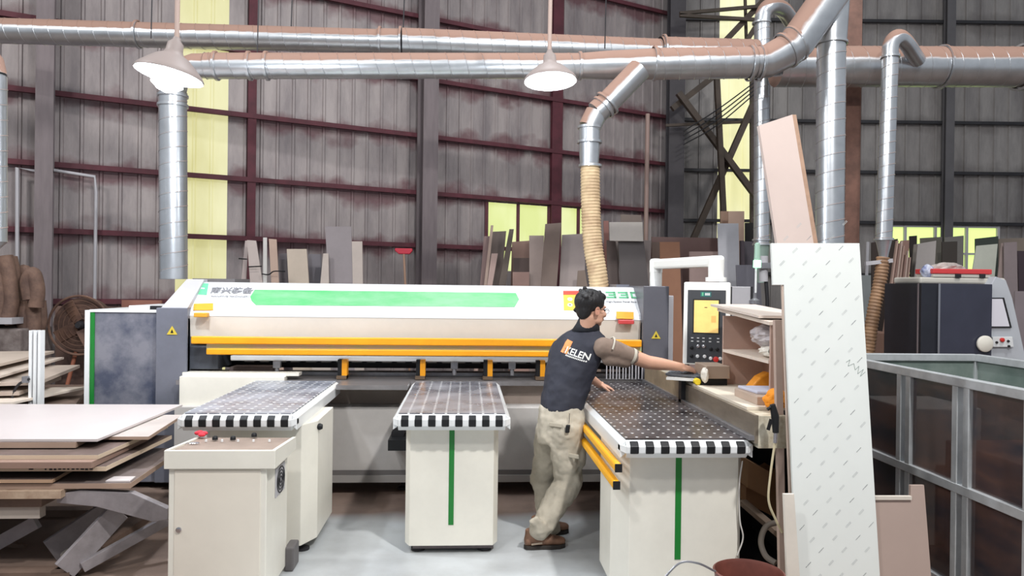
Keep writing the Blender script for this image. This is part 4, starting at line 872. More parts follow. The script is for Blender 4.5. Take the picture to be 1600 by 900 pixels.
# strips and posts left of the film board
board('wood_post', 'upright pinkish post at the left of the film covered board', 'wood post', [(1211, 500), (1222, 500), (1228, 862), (1218, 862)], 3.72, wood((190, 160, 144)), .03, 1)
board('wood_strip', 'pale upright strip squeezed against the left edge of the film covered board', 'wood strip', [(1222, 446), (1229, 446), (1243, 774), (1234, 774)], 3.64, wood((206, 180, 162)), .018, 2)
board('wood_strip', 'short cream wooden strip leaning at the lower left of the film covered board', 'wood strip', [(1225, 772), (1241, 772), (1250, 900), (1230, 900)], 3.44, wood((222, 212, 196)), .02, 3)
o, P, n = board('notched_board', 'pinkish brown notched board leaning at the lower right of the film covered board', 'board', [(1366, 780), (1423, 780), (1423, 758), (1444, 758), (1455, 900), (1366, 900)], 3.60, mat('mauve_board', (178, 158, 148), .5, var=.03), .018, 5, floor=False)
bpy.data.objects.remove(o); kk = lambda A, B: A+(B-A)*(A.z/(A.z-B.z))
o = MB().prism([P[0], P[1], P[2], P[3], kk(P[3], P[4]), kk(P[0], P[5])], -n*.018).build('notched_board', mat('mauve_board', (178, 158, 148), .5), bevel=.001); tag(o, 'pinkish brown notched board leaning at the lower right of the film covered board', 'board')
MB().bar((P[0]+P[1])/2-(P[1]-P[0])/2+V((0, 0, .008)), P[1]+V((0, 0, .008)), .02, .018).build('edge_strip', wood((222, 212, 196)), o)
# clutter under the fence
tag(MB().prism([AY(1170, 720, 4.5), AY(1204, 738, 4.5), AY(1200, 778, 4.5), AY(1168, 762, 4.5)], (0, .25, 0)).build('cardboard_box', mat('cardboard', (178, 138, 102), .8, var=.1)), 'tilted brown cardboard box wedged under the fence, upper one of two', 'cardboard box')
tag(MB().prism([AY(1166, 762, 4.56), AY(1222, 730, 4.56), AY(1222, 812, 4.56), AY(1206, 806, 4.56), AY(1166, 786, 4.56)], (0, .2, 0)).build('cardboard_box', mat('cardboard_dark', (158, 118, 84), .8, var=.1)), 'larger brown cardboard box wedged under the fence behind the tilted one', 'cardboard box')
rk = thing('shadow_filler', 'black panels added for the dark void under the side fence, with a slanted wooden beam', 'rack', (1.95, 4.7, 0))  # black panels added to stand in for the darkness under the fence
MB().bar(AY(1160, 784, 4.5), AY(1228, 842, 4.0), .05, .03).build('slanted_beam', wood((168, 142, 120)), rk)
MB().box(1.64, 2.3, 4.95, 5.0, 0, .86).build('shadow_panel', M_BLACK, rk); MB().box(1.64, 2.3, 4.3, 4.95, 0.0, .03).build('shadow_base', M_BLACK, rk)
MB().box(1.98, 2.02, 4.3, 4.95, 0.03, .86).build('shadow_side', M_BLACK, rk)
hz = MB().tube(arc([AY(1222, 815, 4.0), AY(1198, 822, 4.0), AY(1189, 845, 3.95), AY(1196, 868, 3.9), AY(1212, 880, 3.85)], 8), .016, 12)
tag(hz.build('air_hose', mat('grey_hose', (128, 118, 108), .5), smooth=True), 'thick grey hose loop below the fence above the bucket', 'hose')
bk = thing('bucket', 'dark red bucket at the bottom edge in front of the right table', 'bucket', AY(1170, 900, 3.25).xy.to_3d())
bc = AY(1170, 893, 3.25); R_ = 53*3.25/F
MB().lathe((bc.x, bc.y, 0), [(0, R_*.78), (bc.z-.02, R_), (bc.z, R_+.008), (bc.z+.004, R_), (bc.z-.012, R_-.006), (.04, R_*.75), (.04, .01)], 40).build('bucket_body', mat('bucket_red', (104, 56, 46), .5, var=.25, vscale=6), bk, smooth=True)
MB().tube(arc([AY(1118, 893, 3.25), AY(1090, 880, 3.2), AY(1062, 880, 3.2), AY(1036, 905, 3.2)], 8), .005, 8).build('bucket_handle', M_STEEL, bk, smooth=True)
cb = MB().tube(arc([AY(1160, 720, 3.84), AY(1155, 760, 3.84), AY(1156, 812, 3.84), AY(1161, 840, 3.84), AY(1152, 868, 3.84)], 8), .004, 8)
tag(cb.build('power_cord', mat('white_cord', (200, 196, 190), .5), smooth=True), 'thin pale cord running down the right edge of the right table pedestal', 'cord')
# ------------------------------------------------------------------ glazed metal cage cart
ct = thing('cage_cart', 'galvanised frame cart with dirty clear panels and painted reflections at the right edge', 'cart', (3.1, 4.2, 0))
M_ZN = mat('zinc_frame', (196, 200, 202), .42, metal=.5, var=.15, vscale=5)
M_PL = mat('acrylic_dirt_reflections', (98, 74, 66), .12, c2=(48, 50, 58), vscale=2.2, alpha=.72, stretch=(1, .6, 2.2))  # reddish and dark mottling paints reflections into the dirty panes
CX, CYN, CYF, CXR = 2.63, 2.9, 5.16, 3.72; ZT = 1.20
def rail(a, b, w=.05): MB().bar(a, b, w, w).build('frame_rail', M_ZN, ct, bevel=.004)
for z_ in (ZT, .635, .09): rail((CX, CYN, z_), (CX, CYF, z_))
for z_ in (ZT, .09): rail((CXR, CYN, z_), (CXR, CYF, z_)); rail((CX, CYF, z_), (CXR, CYF, z_))
for yy in (5.13, 4.29, 4.20, 3.78, 3.69, 3.27, 3.18): MB().bar((CX, yy, 0), (CX, yy, ZT), .045, .045).build('frame_post', M_ZN, ct, bevel=.004)
for yy in (CYN, CYF): MB().bar((CXR, yy, 0), (CXR, yy, ZT), .05).build('frame_post', M_ZN, ct, bevel=.004)
ys = (5.10, 4.31, 4.18, 3.80, 3.67, 3.29, 3.16, 2.9)
for i_ in range(0, 8, 2):
    for z0_, z1_ in ((.11, .61), (.66, 1.175)): MB().box(CX+.0, CX+.006, ys[i_+1], ys[i_], z0_, z1_).build('clear_panel', M_PL, ct)
MB().box(CX+.03, CXR-.02, CYF-.006, CYF, .1, ZT).build('rear_panel', mat('green_grey_panel', (122, 134, 128), .35, c2=(92, 108, 102), vscale=3), ct)
MB().box(CXR-.006, CXR, CYN, CYF-.01, .1, ZT).build('side_panel', mat('green_grey_panel', (122, 134, 128), .35), ct)
MB().box(CX+.02, CXR-.02, CYN, CYF, .06, .09).build('cart_floor', M_DARK, ct)
tag(MB().box(CX+.28, CXR-.25, 3.2, 4.3, .09, .78).build('cardboard_carton', mat('carton_brown', (116, 82, 66), .8, c2=(60, 48, 52), vscale=2.2), bevel=.01), 'dim reddish brown carton standing inside the cage cart', 'carton')
tag(MB().box(CX+.12, CX+.6, 4.42, 4.95, .09, .95).build('white_carton', mat('pale_carton', (176, 172, 166), .7), bevel=.01), 'pale carton inside the far end of the cage cart', 'carton')
# ------------------------------------------------------------------ edge bander with dark film panels
YE = 7.4
eb = thing('edge_banding_machine', 'grey edge banding machine with black side panels, slanted screen face and red button', 'machine', AY(1500, 600, YE).xy.to_3d())
A_, B_, C_, D_ = AY(1403, 500, YE+.35), AY(1467, 500, YE), AY(1550, 500, YE), AY(1400, 442, YE)
zt_ = AY(1467, 443, YE).z; zlo = .25
M_BF = mat('black_panel_film', (36, 38, 46), .3, var=.15); 
MB().box(B_.x, C_.x, YE, YE+.7, zlo, zt_).build('front_panel', mat('slate_panel', (56, 58, 72), .3, var=.1), eb, bevel=.005)
MB().box(A_.x+.05, B_.x, YE+.02, YE+.7, zlo, zt_).build('side_panel', M_BF, eb, bevel=.004)
MB().box(B_.x-.012, B_.x+.010, YE-.005, YE+.02, zlo, zt_).build('edge_trim', M_CHROME, eb)
xm = AY(1434, 500, YE+.02).x; MB().box(xm-.003, xm+.003, YE+.012, YE+.03, zlo, zt_).build('panel_seam', M_SMOKE, eb)
MB().box(A_.x+.15, C_.x+.3, YE+.2, YE+.7, zt_, zt_+.07).build('machine_top', mat('top_cream', (196, 192, 182), .4), eb, bevel=.02)
MB().box(A_.x+.07, C_.x, YE+.05, YE+.65, 0, zlo).build('machine_plinth', M_DARK, eb)
# slanted console on the right
Pn = [AY(1548, 446, YE+.1), AY(1556, 432, YE+.1), AY(1572, 438, YE+.1), AY(1582, 466, YE+.1), AY(1604, 565, YE+.1), AY(1548, 565, YE+.1)]
MB().prism(Pn, (0, .5, 0)).build('console_housing', mat('silver_grey', (186, 190, 196), .35), eb, bevel=.006)
MB().prism([AY(1549, 465, YE+.095), AY(1568, 465, YE+.095), AY(1580, 512, YE+.095), AY(1549, 512, YE+.095)], (0, -.01, 0)).build('screen_frame', M_DARK, eb)
MB().prism([AY(1549, 467, YE+.085), AY(1566, 467, YE+.085), AY(1577, 510, YE+.085), AY(1549, 510, YE+.085)], (0, -.004, 0)).build('screen', mat('pale_screen', (206, 204, 212), .2, emit=.15), eb)
MB().prism([AY(1549, 526, YE+.09), AY(1580, 526, YE+.09), AY(1582, 542, YE+.09), AY(1549, 542, YE+.09)], (0, -.02, 0)).build('button_plate', M_WHITE, eb, bevel=.004)
MB().lathe(AY(1565, 531, YE+.07), [(0, .022), (.02, .022), (.025, .012)], 18, (0, -1, 0)).build('emergency_stop', mat('stop_red', (206, 46, 40), .4), eb, smooth=True)
for px, py in ((1557, 535), (1575, 533), (1576, 541)): MB().lathe(AY(px, py, YE+.07), [(0, .014), (.012, .012)], 14, (0, -1, 0)).build('push_button', M_DARK, eb, smooth=True)
MB().lathe(AY(1538, 537, YE-.02), [(0, .085), (.02, .085), (.03, .07)], 36, (0, -1, 0)).build('hand_wheel', M_CREAM, eb, smooth=True)
tb = thing('tool_box', 'pale plastic tool box with red lid on top of the black panelled machine', 'tool box', V((AY(1508, 440, YE+.25).x, YE+.3, zt_+.07)))
t0, t1 = AY(1463, 430, YE+.15).x, AY(1553, 430, YE+.15).x; z0_, z1_, z2_ = zt_+.0705, AY(1500, 428, YE+.15).z, AY(1500, 420, YE+.15).z
MB().box(t0, t1, YE+.2, YE+.5, z0_, z1_).build('box_body', mat('box_beige', (200, 196, 186), .4), tb, bevel=.008); MB().box(t0-.01, t1+.01, YE+.19, YE+.51, z1_, z2_).build('lid', mat('lid_red', (208, 66, 68), .4), tb, bevel=.008)
for px in (1497, 1535): q = AY(px, 431, YE+.19); MB().box(q.x-.03, q.x+.03, YE+.18, YE+.2, q.z-.02, q.z+.02).build('latch', M_DARK, tb, bevel=.004)
tag(crumple((AY(1475, 420, YE+.6).x, YE+.55, AY(1475, 422, YE+.6).z), .19, .07, .075, 21, .35).build('plastic_bag', mat('grey_bag', (178, 168, 162), .35, var=.25, vscale=10)), 'crumpled grey plastic bag lying behind the red lidded tool box', 'plastic bag')
tag(crumple((AY(1453, 434, YE+.25).x, YE+.3, zt_+.13), .06, .06, .07, 23, .3).build('blue_bag', mat('blue_bag', (76, 92, 156), .4, c2=(206, 210, 222), vscale=8)), 'small blue and white bag squeezed left of the tool box', 'plastic bag')
# ------------------------------------------------------------------ boards leaning at the back
BD = [  # label, polygon, distance, colour
 ('narrow pale board at the left end of the wall row, tied with cord', [(383, 376), (388, 376), (384, 447), (376, 447)], 9.9, (186, 168, 162)),
 ('beige board tied with cord, second from the left in the wall row', [(386, 375), (400, 376), (411, 447), (391, 447)], 9.7, (190, 174, 166)),
 ('thin light grey board standing between the beige and tan boards', [(411, 371), (417, 371), (417, 447), (411, 447)], 9.7, (194, 190, 186)),
 ('narrow tan brown board right of the thin light grey one', [(420, 373), (432, 374), (436, 447), (424, 447)], 9.7, (182, 150, 130)),
 ('low dark grey board between the tan and the mottled board', [(436, 396), (449, 396), (451, 447), (437, 447)], 10.0, (92, 84, 88)),
 ('mottled tan board with black smudges at its top edge', [(448, 389), (479, 389), (483, 447), (451, 447)], 9.7, (186, 168, 148)),
 ('low slate board just right of the mottled tan board', [(482, 397), (502, 397), (502, 447), (483, 447)], 10.0, (112, 106, 114)),
 ('small pale offcut leaning against the left of the grey mauve board', [(505, 396), (513, 396), (514, 447), (500, 447)], 9.6, (182, 166, 156)),
 ('tall grey mauve board, tallest of the wall row behind the saw', [(508, 354), (549, 354), (551, 447), (513, 447)], 9.7, (136, 126, 128)),
 ('pale beige board right of the tall grey mauve board', [(549, 377), (566, 377), (567, 447), (550, 447)], 9.7, (180, 164, 154)),
 ('pinkish brown board at the left end of the rack under the yellow window', [(756, 369), (765, 369), (758, 447), (750, 447)], 11.8, (146, 114, 108)),
 ('light strip leaning steeply at the left end of the rack', [(767, 352), (771, 352), (761, 447), (756, 447)], 11.5, (182, 152, 136)),
 ('dark brown board leaning left in front of the yellow window', [(770, 362), (791, 361), (783, 447), (760, 447)], 11.7, (104, 88, 80)),
 ('short pink strip in front of the dark brown leaning board', [(768, 396), (778, 396), (769, 447), (761, 447)], 11.4, (180, 148, 138)),
 ('narrow olive brown board leaning right of the dark brown one', [(796, 358), (803, 358), (790, 447), (779, 447)], 11.5, (98, 82, 72)),
 ('reddish tan board behind the dark one, below the yellow window', [(800, 378), (827, 376), (827, 447), (798, 447)], 11.9, (156, 118, 102)),
 ('dark reddish sheet painted as the shaded gap above a low pink board', [(802, 403), (827, 403), (827, 447), (802, 447)], 11.7, (96, 74, 68)),  # dark sheet standing in for a shaded gap between boards
 ('low pink board at the foot of the dark gap sheet', [(801, 425), (827, 425), (827, 447), (801, 447)], 11.5, (166, 126, 114)),
 ('pinkish grey board directly left of the tall brown board', [(827, 368), (850, 368), (848, 447), (827, 447)], 11.6, (178, 154, 144)),
 ('tall brown board standing highest against the yellow window', [(852, 350), (877, 348), (870, 447), (845, 447)], 11.4, (124, 102, 90)),
 ('wide mauve grey board between the tall brown board and the tan hose', [(878, 367), (914, 365), (914, 447), (874, 447)], 11.6, (170, 154, 148)),
 ('short khaki offcut standing left beside the foot of the tan hose', [(903, 423), (914, 422), (918, 447), (901, 447)], 11.2, (128, 108, 94)),
 ('thin red brown board just right of the tan hose', [(943, 345), (951, 345), (953, 447), (946, 447)], 11.7, (144, 88, 78)),
 ('dark brown board between the tan hose and the charcoal board', [(948, 375), (962, 377), (969, 447), (949, 447)], 11.5, (92, 76, 70)),
 ('brown board top showing above the pale horizontal sheet', [(970, 335), (1002, 336), (1002, 447), (970, 447)], 12.0, (126, 108, 98)),
 ('pale strip standing behind the left edge of the charcoal board', [(960, 374), (967, 374), (967, 447), (961, 447)], 11.6, (172, 156, 148)),
 ('wide charcoal board standing behind the saw, left of the swing arm', [(966, 377), (1006, 377), (1014, 447), (970, 447)], 11.3, (88, 80, 80)),
 ('pale mauve board right behind the charcoal board', [(1003, 375), (1017, 376), (1017, 447), (1003, 447)], 11.6, (166, 150, 144)),
 ('brown board between the pale mauve and the orange board', [(1018, 378), (1031, 378), (1031, 447), (1018, 447)], 11.7, (134, 108, 96)),
 ('orange brown board seen above and below the white swing arm', [(1031, 378), (1062, 378), (1064, 447), (1032, 447)], 11.4, (168, 112, 80)),
 ('large dark reddish sheet behind the orange and pink boards', [(1018, 370), (1124, 372), (1124, 447), (1018, 447)], 12.2, (108, 76, 70)),
 ('pink grey board below the middle of the swing arm', [(1077, 393), (1122, 393), (1122, 447), (1077, 447)], 11.6, (174, 144, 136)),
 ('speckled pale grey board, tallest near the signal lamp', [(1121, 349), (1154, 349), (1156, 447), (1124, 447)], 11.2, (192, 192, 198)),
 ('tan board rising behind the speckled board', [(1138, 330), (1163, 330), (1163, 447), (1138, 447)], 11.7, (190, 154, 130)),
 ('narrow brown board left behind the tan one in front of the yellow sheet', [(1126, 330), (1138, 330), (1138, 447), (1126, 447)], 11.9, (164, 124, 100)),
 ('narrow dark mauve board between speckled and slate boards', [(1156, 376), (1163, 376), (1164, 447), (1157, 447)], 11.3, (92, 78, 86)),
 ('black board behind the slate one, beside the narrow duct', [(1164, 348), (1177, 348), (1178, 447), (1164, 447)], 11.9, (34, 30, 28)),
 ('slate mauve board directly left of the green signal lamp', [(1163, 377), (1186, 378), (1188, 447), (1164, 447)], 11.5, (116, 108, 116)),
 ('low blue grey board in front, left of the signal lamp pole', [(1150, 414), (1186, 414), (1190, 470), (1152, 470)], 10.9, (120, 118, 130)),
 ('very dark brown board behind the brown hose on the right', [(1362, 379), (1403, 373), (1400, 560), (1362, 560)], 10.6, (54, 40, 34)),
 ('brown board behind the bundle of strips, left of the green window', [(1408, 376), (1421, 375), (1418, 447), (1402, 447)], 10.5, (150, 112, 98)),
 ('black brown board below the left pane of the green window', [(1421, 369), (1433, 368), (1432, 447), (1423, 447)], 10.9, (44, 34, 30)),
 ('olive grey board filling the gap under the green window', [(1438, 372), (1472, 370), (1472, 447), (1440, 447)], 11.4, (124, 118, 104)),
 ('dull brown narrow board left of the light grey one', [(1428, 382), (1436, 381), (1430, 447), (1423, 447)], 10.6, (128, 118, 110)),
 ('light grey board leaning right of the strips above the machine', [(1434, 381), (1463, 376), (1459, 447), (1428, 447)], 10.3, (160, 152, 148)),
 ('very dark board right of the light grey one, above the plastic bag', [(1472, 378), (1496, 377), (1495, 447), (1472, 447)], 10.4, (54, 46, 40)),
 ('grey olive board in front of the middle panes of the green window', [(1476, 371), (1506, 368), (1505, 447), (1478, 447)], 10.8, (118, 114, 108)),
 ('dark green board slanting behind the pale green grey board', [(1524, 373), (1560, 369), (1560, 447), (1524, 447)], 10.8, (56, 66, 56)),
 ('pale green grey board above the right end of the red lid', [(1526, 384), (1559, 381), (1553, 447), (1516, 447)], 10.3, (182, 186, 170)),
 ('narrow pink brown board leaning right of the pale green grey one', [(1565, 380), (1572, 380), (1565, 447), (1558, 447)], 10.3, (160, 138, 132)),
 ('tall mauve board standing behind the slanted machine screen', [(1569, 379), (1589, 378), (1592, 560), (1570, 560)], 10.2, (134, 118, 120)),
 ('brown grey board rising at the right picture edge', [(1561, 373), (1616, 371), (1616, 560), (1561, 560)], 11.2, (132, 116, 102)),
 ('dark maroon board at the right picture edge', [(1590, 392), (1618, 392), (1618, 455), (1592, 455)], 10.4, (62, 46, 54)),
 ('plain mauve board low at the right edge behind the machine', [(1586, 455), (1620, 455), (1620, 560), (1586, 560)], 9.9, (138, 124, 128)),
 ('grey metal sheet standing left of the brown hose', [(1345, 430), (1361, 430), (1360, 500), (1345, 500)], 9.2, (134, 140, 140)),
]
GRP = {9: 'boards along the left wall', 11: 'boards in the back rack', 10: 'boards under the green window'}
for lab, poly, Y, c in BD:
    px = poly[0][0]; grp = 'boards along the left wall' if px < 600 else ('boards in the back rack' if px < 1250 else 'boards near the green window')
    board('leaning_board', lab, 'board', poly, Y, wood(c), .018, 3.5, group=grp)
for i in range(7):
    tx = 1402+i*3.2; bx = 1381+i*4.6; ty = (376, 380, 377, 384, 398, 392, 402)[i]
    lab = ['leftmost thin strip in the tilted bundle beside the brown hose', 'second thin strip from the left in the tilted bundle by the hose', 'third thin strip from the left in the tilted bundle by the hose', 'middle thin strip of the seven in the tilted bundle by the hose',
           'third thin strip from the right in the tilted bundle by the hose', 'second thin strip from the right in the tilted bundle by the hose', 'rightmost thin strip in the tilted bundle beside the black machine'][i]
    board('board_strip', lab, 'board', [(tx, ty), (tx+2.4, ty), (bx+4, 521), (bx, 521)], 9.6+i*.03, wood([(166, 132, 118), (140, 104, 92), (182, 154, 140)][i % 3]), .04, 3, group='tilted bundle of strips')
board('pale_sheet', 'pale grey sheet lying crosswise on top of the charcoal board right of the hose', 'board', [(952, 347), (1004, 347), (1005, 377), (953, 376)], 11.28, wood((194, 186, 176)), .018, 3.5, floor=False)
tag(MB().box(AY(1360, 540, 9.3).x, AY(1405, 540, 9.3).x, 9.2, 10.0, 0, AY(1380, 521, 9.2).z).build('board_stack', wood((136, 98, 80))), 'low brown stack of boards on the floor under the tilted bundle', 'board stack')
tag(MB().tube([V((AY(1356, 400, 9.2).x, 9.3, 0)), AY(1356, 378, 9.3)], .02, 10).build('metal_pole', M_LGREY), 'thin grey pole standing left of the cone of the thin duct', 'pole')
# cords around the boards of the left row
cd_ = MB().tube([AY(373, 404, 9.55), AY(386, 405, 9.55)], .008, 6); cd_.tube([AY(388, 417, 9.55), AY(409, 416, 9.55)], .008, 6)
cd_.tube(arc([AY(409, 428, 9.55), AY(420, 429, 9.55), AY(428, 424, 9.55), AY(446, 424, 9.55)], 5), .008, 6); tag(cd_.build('tying_cord', M_BLACK), 'dark cord tied round the narrow boards at the left end of the wall row', 'cord')
# broom
br_ = thing('broom', 'upturned broom with red head leaning on the wall left of the middle column', 'broom', V((AY(640, 447, 9.6).x, 9.6, 0)))
hb = AY(631, 397, 9.6); hf = V((AY(645, 500, 9.6).x, 9.6, 0)); MB().tube([hb, hf], .014, 10).build('handle', wood((160, 120, 96)), br_, smooth=True)
w_ = 9.6/F; MB().prism([hb+V((-8*w_, 0, 0)), hb+V((9*w_, 0, 0)), hb+V((13*w_, 0, 5*w_)), hb+V((13*w_, 0, 9*w_)), hb+V((-14*w_, 0, 9*w_)), hb+V((-14*w_, 0, 5*w_))], (0, .06, 0)).build('broom_head', mat('broom_red', (176, 36, 56), .6), br_, bevel=.01)
# ------------------------------------------------------------------ board stack on scissor lift (left front)
def slab(name, label, fr, bk_, z0, z1, m, xleft=-4.3, grp='boards stacked on the scissor lift', edge=None, gap=0.0):
    A, B = G(*fr, z1), G(*bk_, z1)
    poly = [V((xleft, A.y, z1)), A, B, V((xleft, B.y, z1))]
    o = MB().prism(poly, (0, 0, z0-z1)).build(name, m, None, bevel=.0012); tag(o, label, 'board', grp)
    if edge:
        h = (z0+.0005, z1-.0005); q = V((A.x-B.x, A.y-B.y, 0)).normalized(); nn = V((-q.y, q.x, 0)); nn = nn if nn.x > 0 else -nn
        mb = MB().hexa([V((xleft, A.y-.002, h[0])), V((A.x, A.y-.002, h[0])), V((A.x, A.y, h[0])), V((xleft, A.y, h[0])), V((xleft, A.y-.002, h[1])), V((A.x, A.y-.002, h[1])), V((A.x, A.y, h[1])), V((xleft, A.y, h[1]))])
        P_ = [A, A+nn*.002, B+nn*.002, B]; mb.hexa([V((p_.x, p_.y, h[0])) for p_ in P_]+[V((p_.x, p_.y, h[1])) for p_ in P_])
        mb.build('raw_edge', edge, o, label='pale raw cut edge')
    if gap:
        for yy_ in (min(A.y, B.y)+.12, max(A.y, B.y)-.15): MB().box(xleft+.1, min(A.x, B.x)-.15, yy_, yy_+.05, z0-gap, z0).build('bearer', E_T((120, 98, 84)), o)
    return o
E_T = lambda c: wood(c)
M_DT = mat('dark_laminate', (108, 92, 86), .5, c2=(84, 70, 64), vscale=3); M_DT2 = mat('grey_laminate', (124, 112, 108), .5, c2=(100, 86, 80), vscale=3)
E_P = E_T((206, 180, 150)); E_B = E_T((172, 140, 118)); M_WB = mat('white_board', (198, 189, 187), .45, var=.02)
slab('stacked_board', 'large white board on the very top of the scissor lift stack', (152, 686), (285, 632), .734, .75, M_WB)
slab('stacked_board', 'short brown board directly beneath the large white top board', (118, 691), (158, 670), .700, .7335, M_DT, -4.0, edge=E_B)
slab('stacked_board', 'pale mottled board jutting out to the right below the white top board', (232, 682), (285, 648), .708, .728, mat('pale_mottled', (186, 176, 170), .5, var=.12), -2.62, edge=E_B)
slab('stacked_board', 'small white sheet lying on the jutting pale mottled board', (207, 676), (262, 644), .7285, .7335, M_WB, -2.20) if False else None
slab('stacked_board', 'dark topped board with light edge in the upper middle of the stack', (153, 711), (262, 664), .668, .692, M_DT, -4.0, edge=E_P, gap=.0)
slab('stacked_board', 'reddish brown board under the dark topped one, above the handwritten one', (143, 722), (232, 680), .632, .6675, E_T((150, 116, 100)), -4.0)
sm = slab('stacked_board', 'board with handwritten marks on its pale edge, middle of the stack', (165, 729), (268, 680), .602, .628, M_DT, -4.0, edge=E_P, gap=.028)
slab('stacked_board', 'short board low in the stack, below the one with handwritten marks', (82, 749), (140, 716), .545, .565, M_DT, -4.0, edge=E_T((190, 150, 116)))
slab('stacked_board', 'wide grey brown board low in the stack, reaching furthest right', (203, 755), (284, 700), .507, .537, M_DT2, -4.0, edge=E_B)
slab('stacked_board', 'white offcut on the right corner of the wide low board', (203, 751), (212, 744), .5375, .547, M_WB, G(165, 751, .547).x)
slab('stacked_board', 'tan mottled bottom board resting on the lift platform', (95, 767), (150, 735), .462, .5065, mat('tan_mottled', (184, 162, 140), .6, c2=(150, 124, 104), vscale=6), -4.0)
p = sm; mb = MB(); yy = G(165, 729, .628).y-.0025
for px in list(range(45, 52, 4))+list(range(70, 146, 7)):
    x_ = AY(px, 735, yy).x; mb.box(x_, x_+.008+.012*rnd.random(), yy-.001, yy, .608+.004*rnd.random(), .622)
mb.build('handwritten_marks', M_DARK, sm)
lf = thing('scissor_lift', 'dusty grey scissor lift carrying the stack of boards at lower left', 'lift table', (-2.9, 4.9, 0))
M_LF = mat('lift_grey', (142, 136, 138), .5, var=.25, vscale=4); M_LD = mat('lift_dusty', (112, 92, 80), .7, var=.25)
MB().box(-4.0, -2.38, 4.30, 5.6, .40, .46).build('platform', M_LD, lf, bevel=.004)
MB().prism([AY(90, 772, 4.3), AY(125, 766, 4.3), AY(205, 770, 4.3), AY(262, 795, 4.3), AY(262, 812, 4.3), AY(240, 816, 4.3), AY(150, 792, 4.3), AY(88, 786, 4.3)], (0, .05, 0)).build('platform_flap', M_LF, lf, bevel=.004)
MB().box(-3.9, -2.40, 4.32, 4.38, .33, .40).build('cross_beam', mat('lift_light', (176, 166, 156), .6, var=.1), lf)
def arm(x0, y0, Y0, x1, y1, Y1, w=.03, h=.11, m=None): 
    a, b = AY(x0, y0, Y0), AY(x1, y1, Y1); b.z = max(b.z, .06); return MB().bar(a, b, w, h).build('scissor_arm', m or M_LF, lf, bevel=.003)
arm(168, 800, 4.75, 78, 900, 4.55, .03, .15); arm(186, 798, 4.45, 100, 905, 4.25, .03, .13); arm(262, 812, 4.55, 128, 905, 4.3, .04, .06); arm(58, 815, 4.6, -20, 860, 4.6, .04, .08); arm(40, 855, 4.8, -30, 890, 4.8, .03, .03, M_LD)
MB().tube([AY(95, 865, 4.6), AY(155, 862, 4.6)], .03, 14).build('cross_tube', mat('lift_light', (176, 166, 156), .6), lf, smooth=True)
MB().box(-4.0, -2.2, 4.25, 4.35, 0, .05).build('base_frame', M_LD, lf); MB().box(-4.0, -2.2, 5.4, 5.5, 0, .05).build('base_frame', M_LD, lf); MB().box(-2.30, -2.2, 4.3, 5.5, 0, .05).build('base_frame', M_LD, lf); MB().box(-4.0, -3.9, 4.3, 5.5, 0, .05).build('base_frame', M_LD, lf)
MB().tube(arc([AY(120, 880, 4.5), AY(130, 868, 4.5), AY(140, 875, 4.5), AY(152, 866, 4.5)], 5), .01, 8).build('hydraulic_hose', M_BLACK, lf, smooth=True)
MB().tube([AY(252, 800, 4.6), AY(258, 830, 4.55)], .035, 14).build('motor', M_DARK, lf, smooth=True) if False else None
# ------------------------------------------------------------------ rough board pile behind
for i, (fr, bk_, z0, z1, c, lab) in enumerate([
    ((62, 640), (128, 618), .60, .64, (150, 126, 108), 'brown bottom board of the rough pile behind the lift stack'),
    ((118, 632), (136, 607), .645, .68, (120, 98, 84), 'dark dusty board second from the bottom of the rough pile'),
    ((20, 628), (135, 604), .74, .76, (212, 196, 178), 'long pale board at the right front of the rough pile'),
    ((30, 612), (96, 588), .78, .81, (176, 156, 140), 'dusty board in the middle of the rough pile'),
    ((60, 596), (125, 570), .85, .88, (186, 166, 150), 'warped brown board near the top of the rough pile'),
    ((-10, 590), (100, 558), .91, .93, (206, 188, 172), 'pale long board slanting across the top of the rough pile'),
    ((-30, 575), (85, 548), .97, .995, (196, 176, 158), 'uppermost board of the rough pile with a rounded end')]):
    A, B = G(*fr, z1), G(*bk_, z1); d = (B-A); d.z = 0
    if d.length > 2.6: d = d.normalized()*2.6
    A2 = A+d; lft = V((-1.6, -.35, 0))
    o = MB().prism([A, A2, A2+lft, A+lft], (0, 0, z0-z1)).build('rough_board', E_T(c), bevel=.002); tag(o, lab, 'board', 'rough board pile at the far left')
pl = thing('board_rack', 'dark low timber rack under the rough board pile', 'rack', (-4.4, 6.8, 0))
MB().box(-5.6, -3.75, 6.2, 7.9, .04, .60).build('rack_core', M_LD, pl)
for y_ in (6.2, 6.9, 7.6): MB().box(-5.6, -3.7, y_, y_+.1, 0, .04).build('rack_foot', M_DARK, pl)
for z_, zz_ in ((.68, .74), (.76, .78), (.81, .85), (.88, .91), (.93, .97)): MB().box(-5.2, -4.25, 6.7, 6.8, z_, zz_).build('spacer', M_LD, pl)
# aluminium profile
ap = thing('aluminium_post', 'upright slotted aluminium profile standing between the two board stacks', 'post', V((AY(57, 600, 6.0).x, 6.0, 0)))
ax_, zt_ = AY(57, 600, 6.0).x, AY(57, 516, 6.0).z
for dx in (-.034, 0, .034): MB().box(ax_+dx-.010, ax_+dx+.010, 5.97, 6.03, 0, zt_).build('profile_rib', M_WHITE, ap)
MB().box(ax_-.04, ax_+.04, 5.99, 6.03, 0, zt_-.003).build('profile_core', M_LGREY, ap)
MB().box(ax_-.08, ax_-.035, 5.94, 6.0, AY(57, 597, 6).z, AY(57, 587, 6).z).build('clamp', M_STEEL, ap, bevel=.004)
MB().tube(arc([AY(46, 592, 5.95), AY(30, 600, 5.95), AY(22, 612, 5.95), AY(18, 628, 5.95)], 6), .010, 8).build('cable', M_DARK, ap, smooth=True)
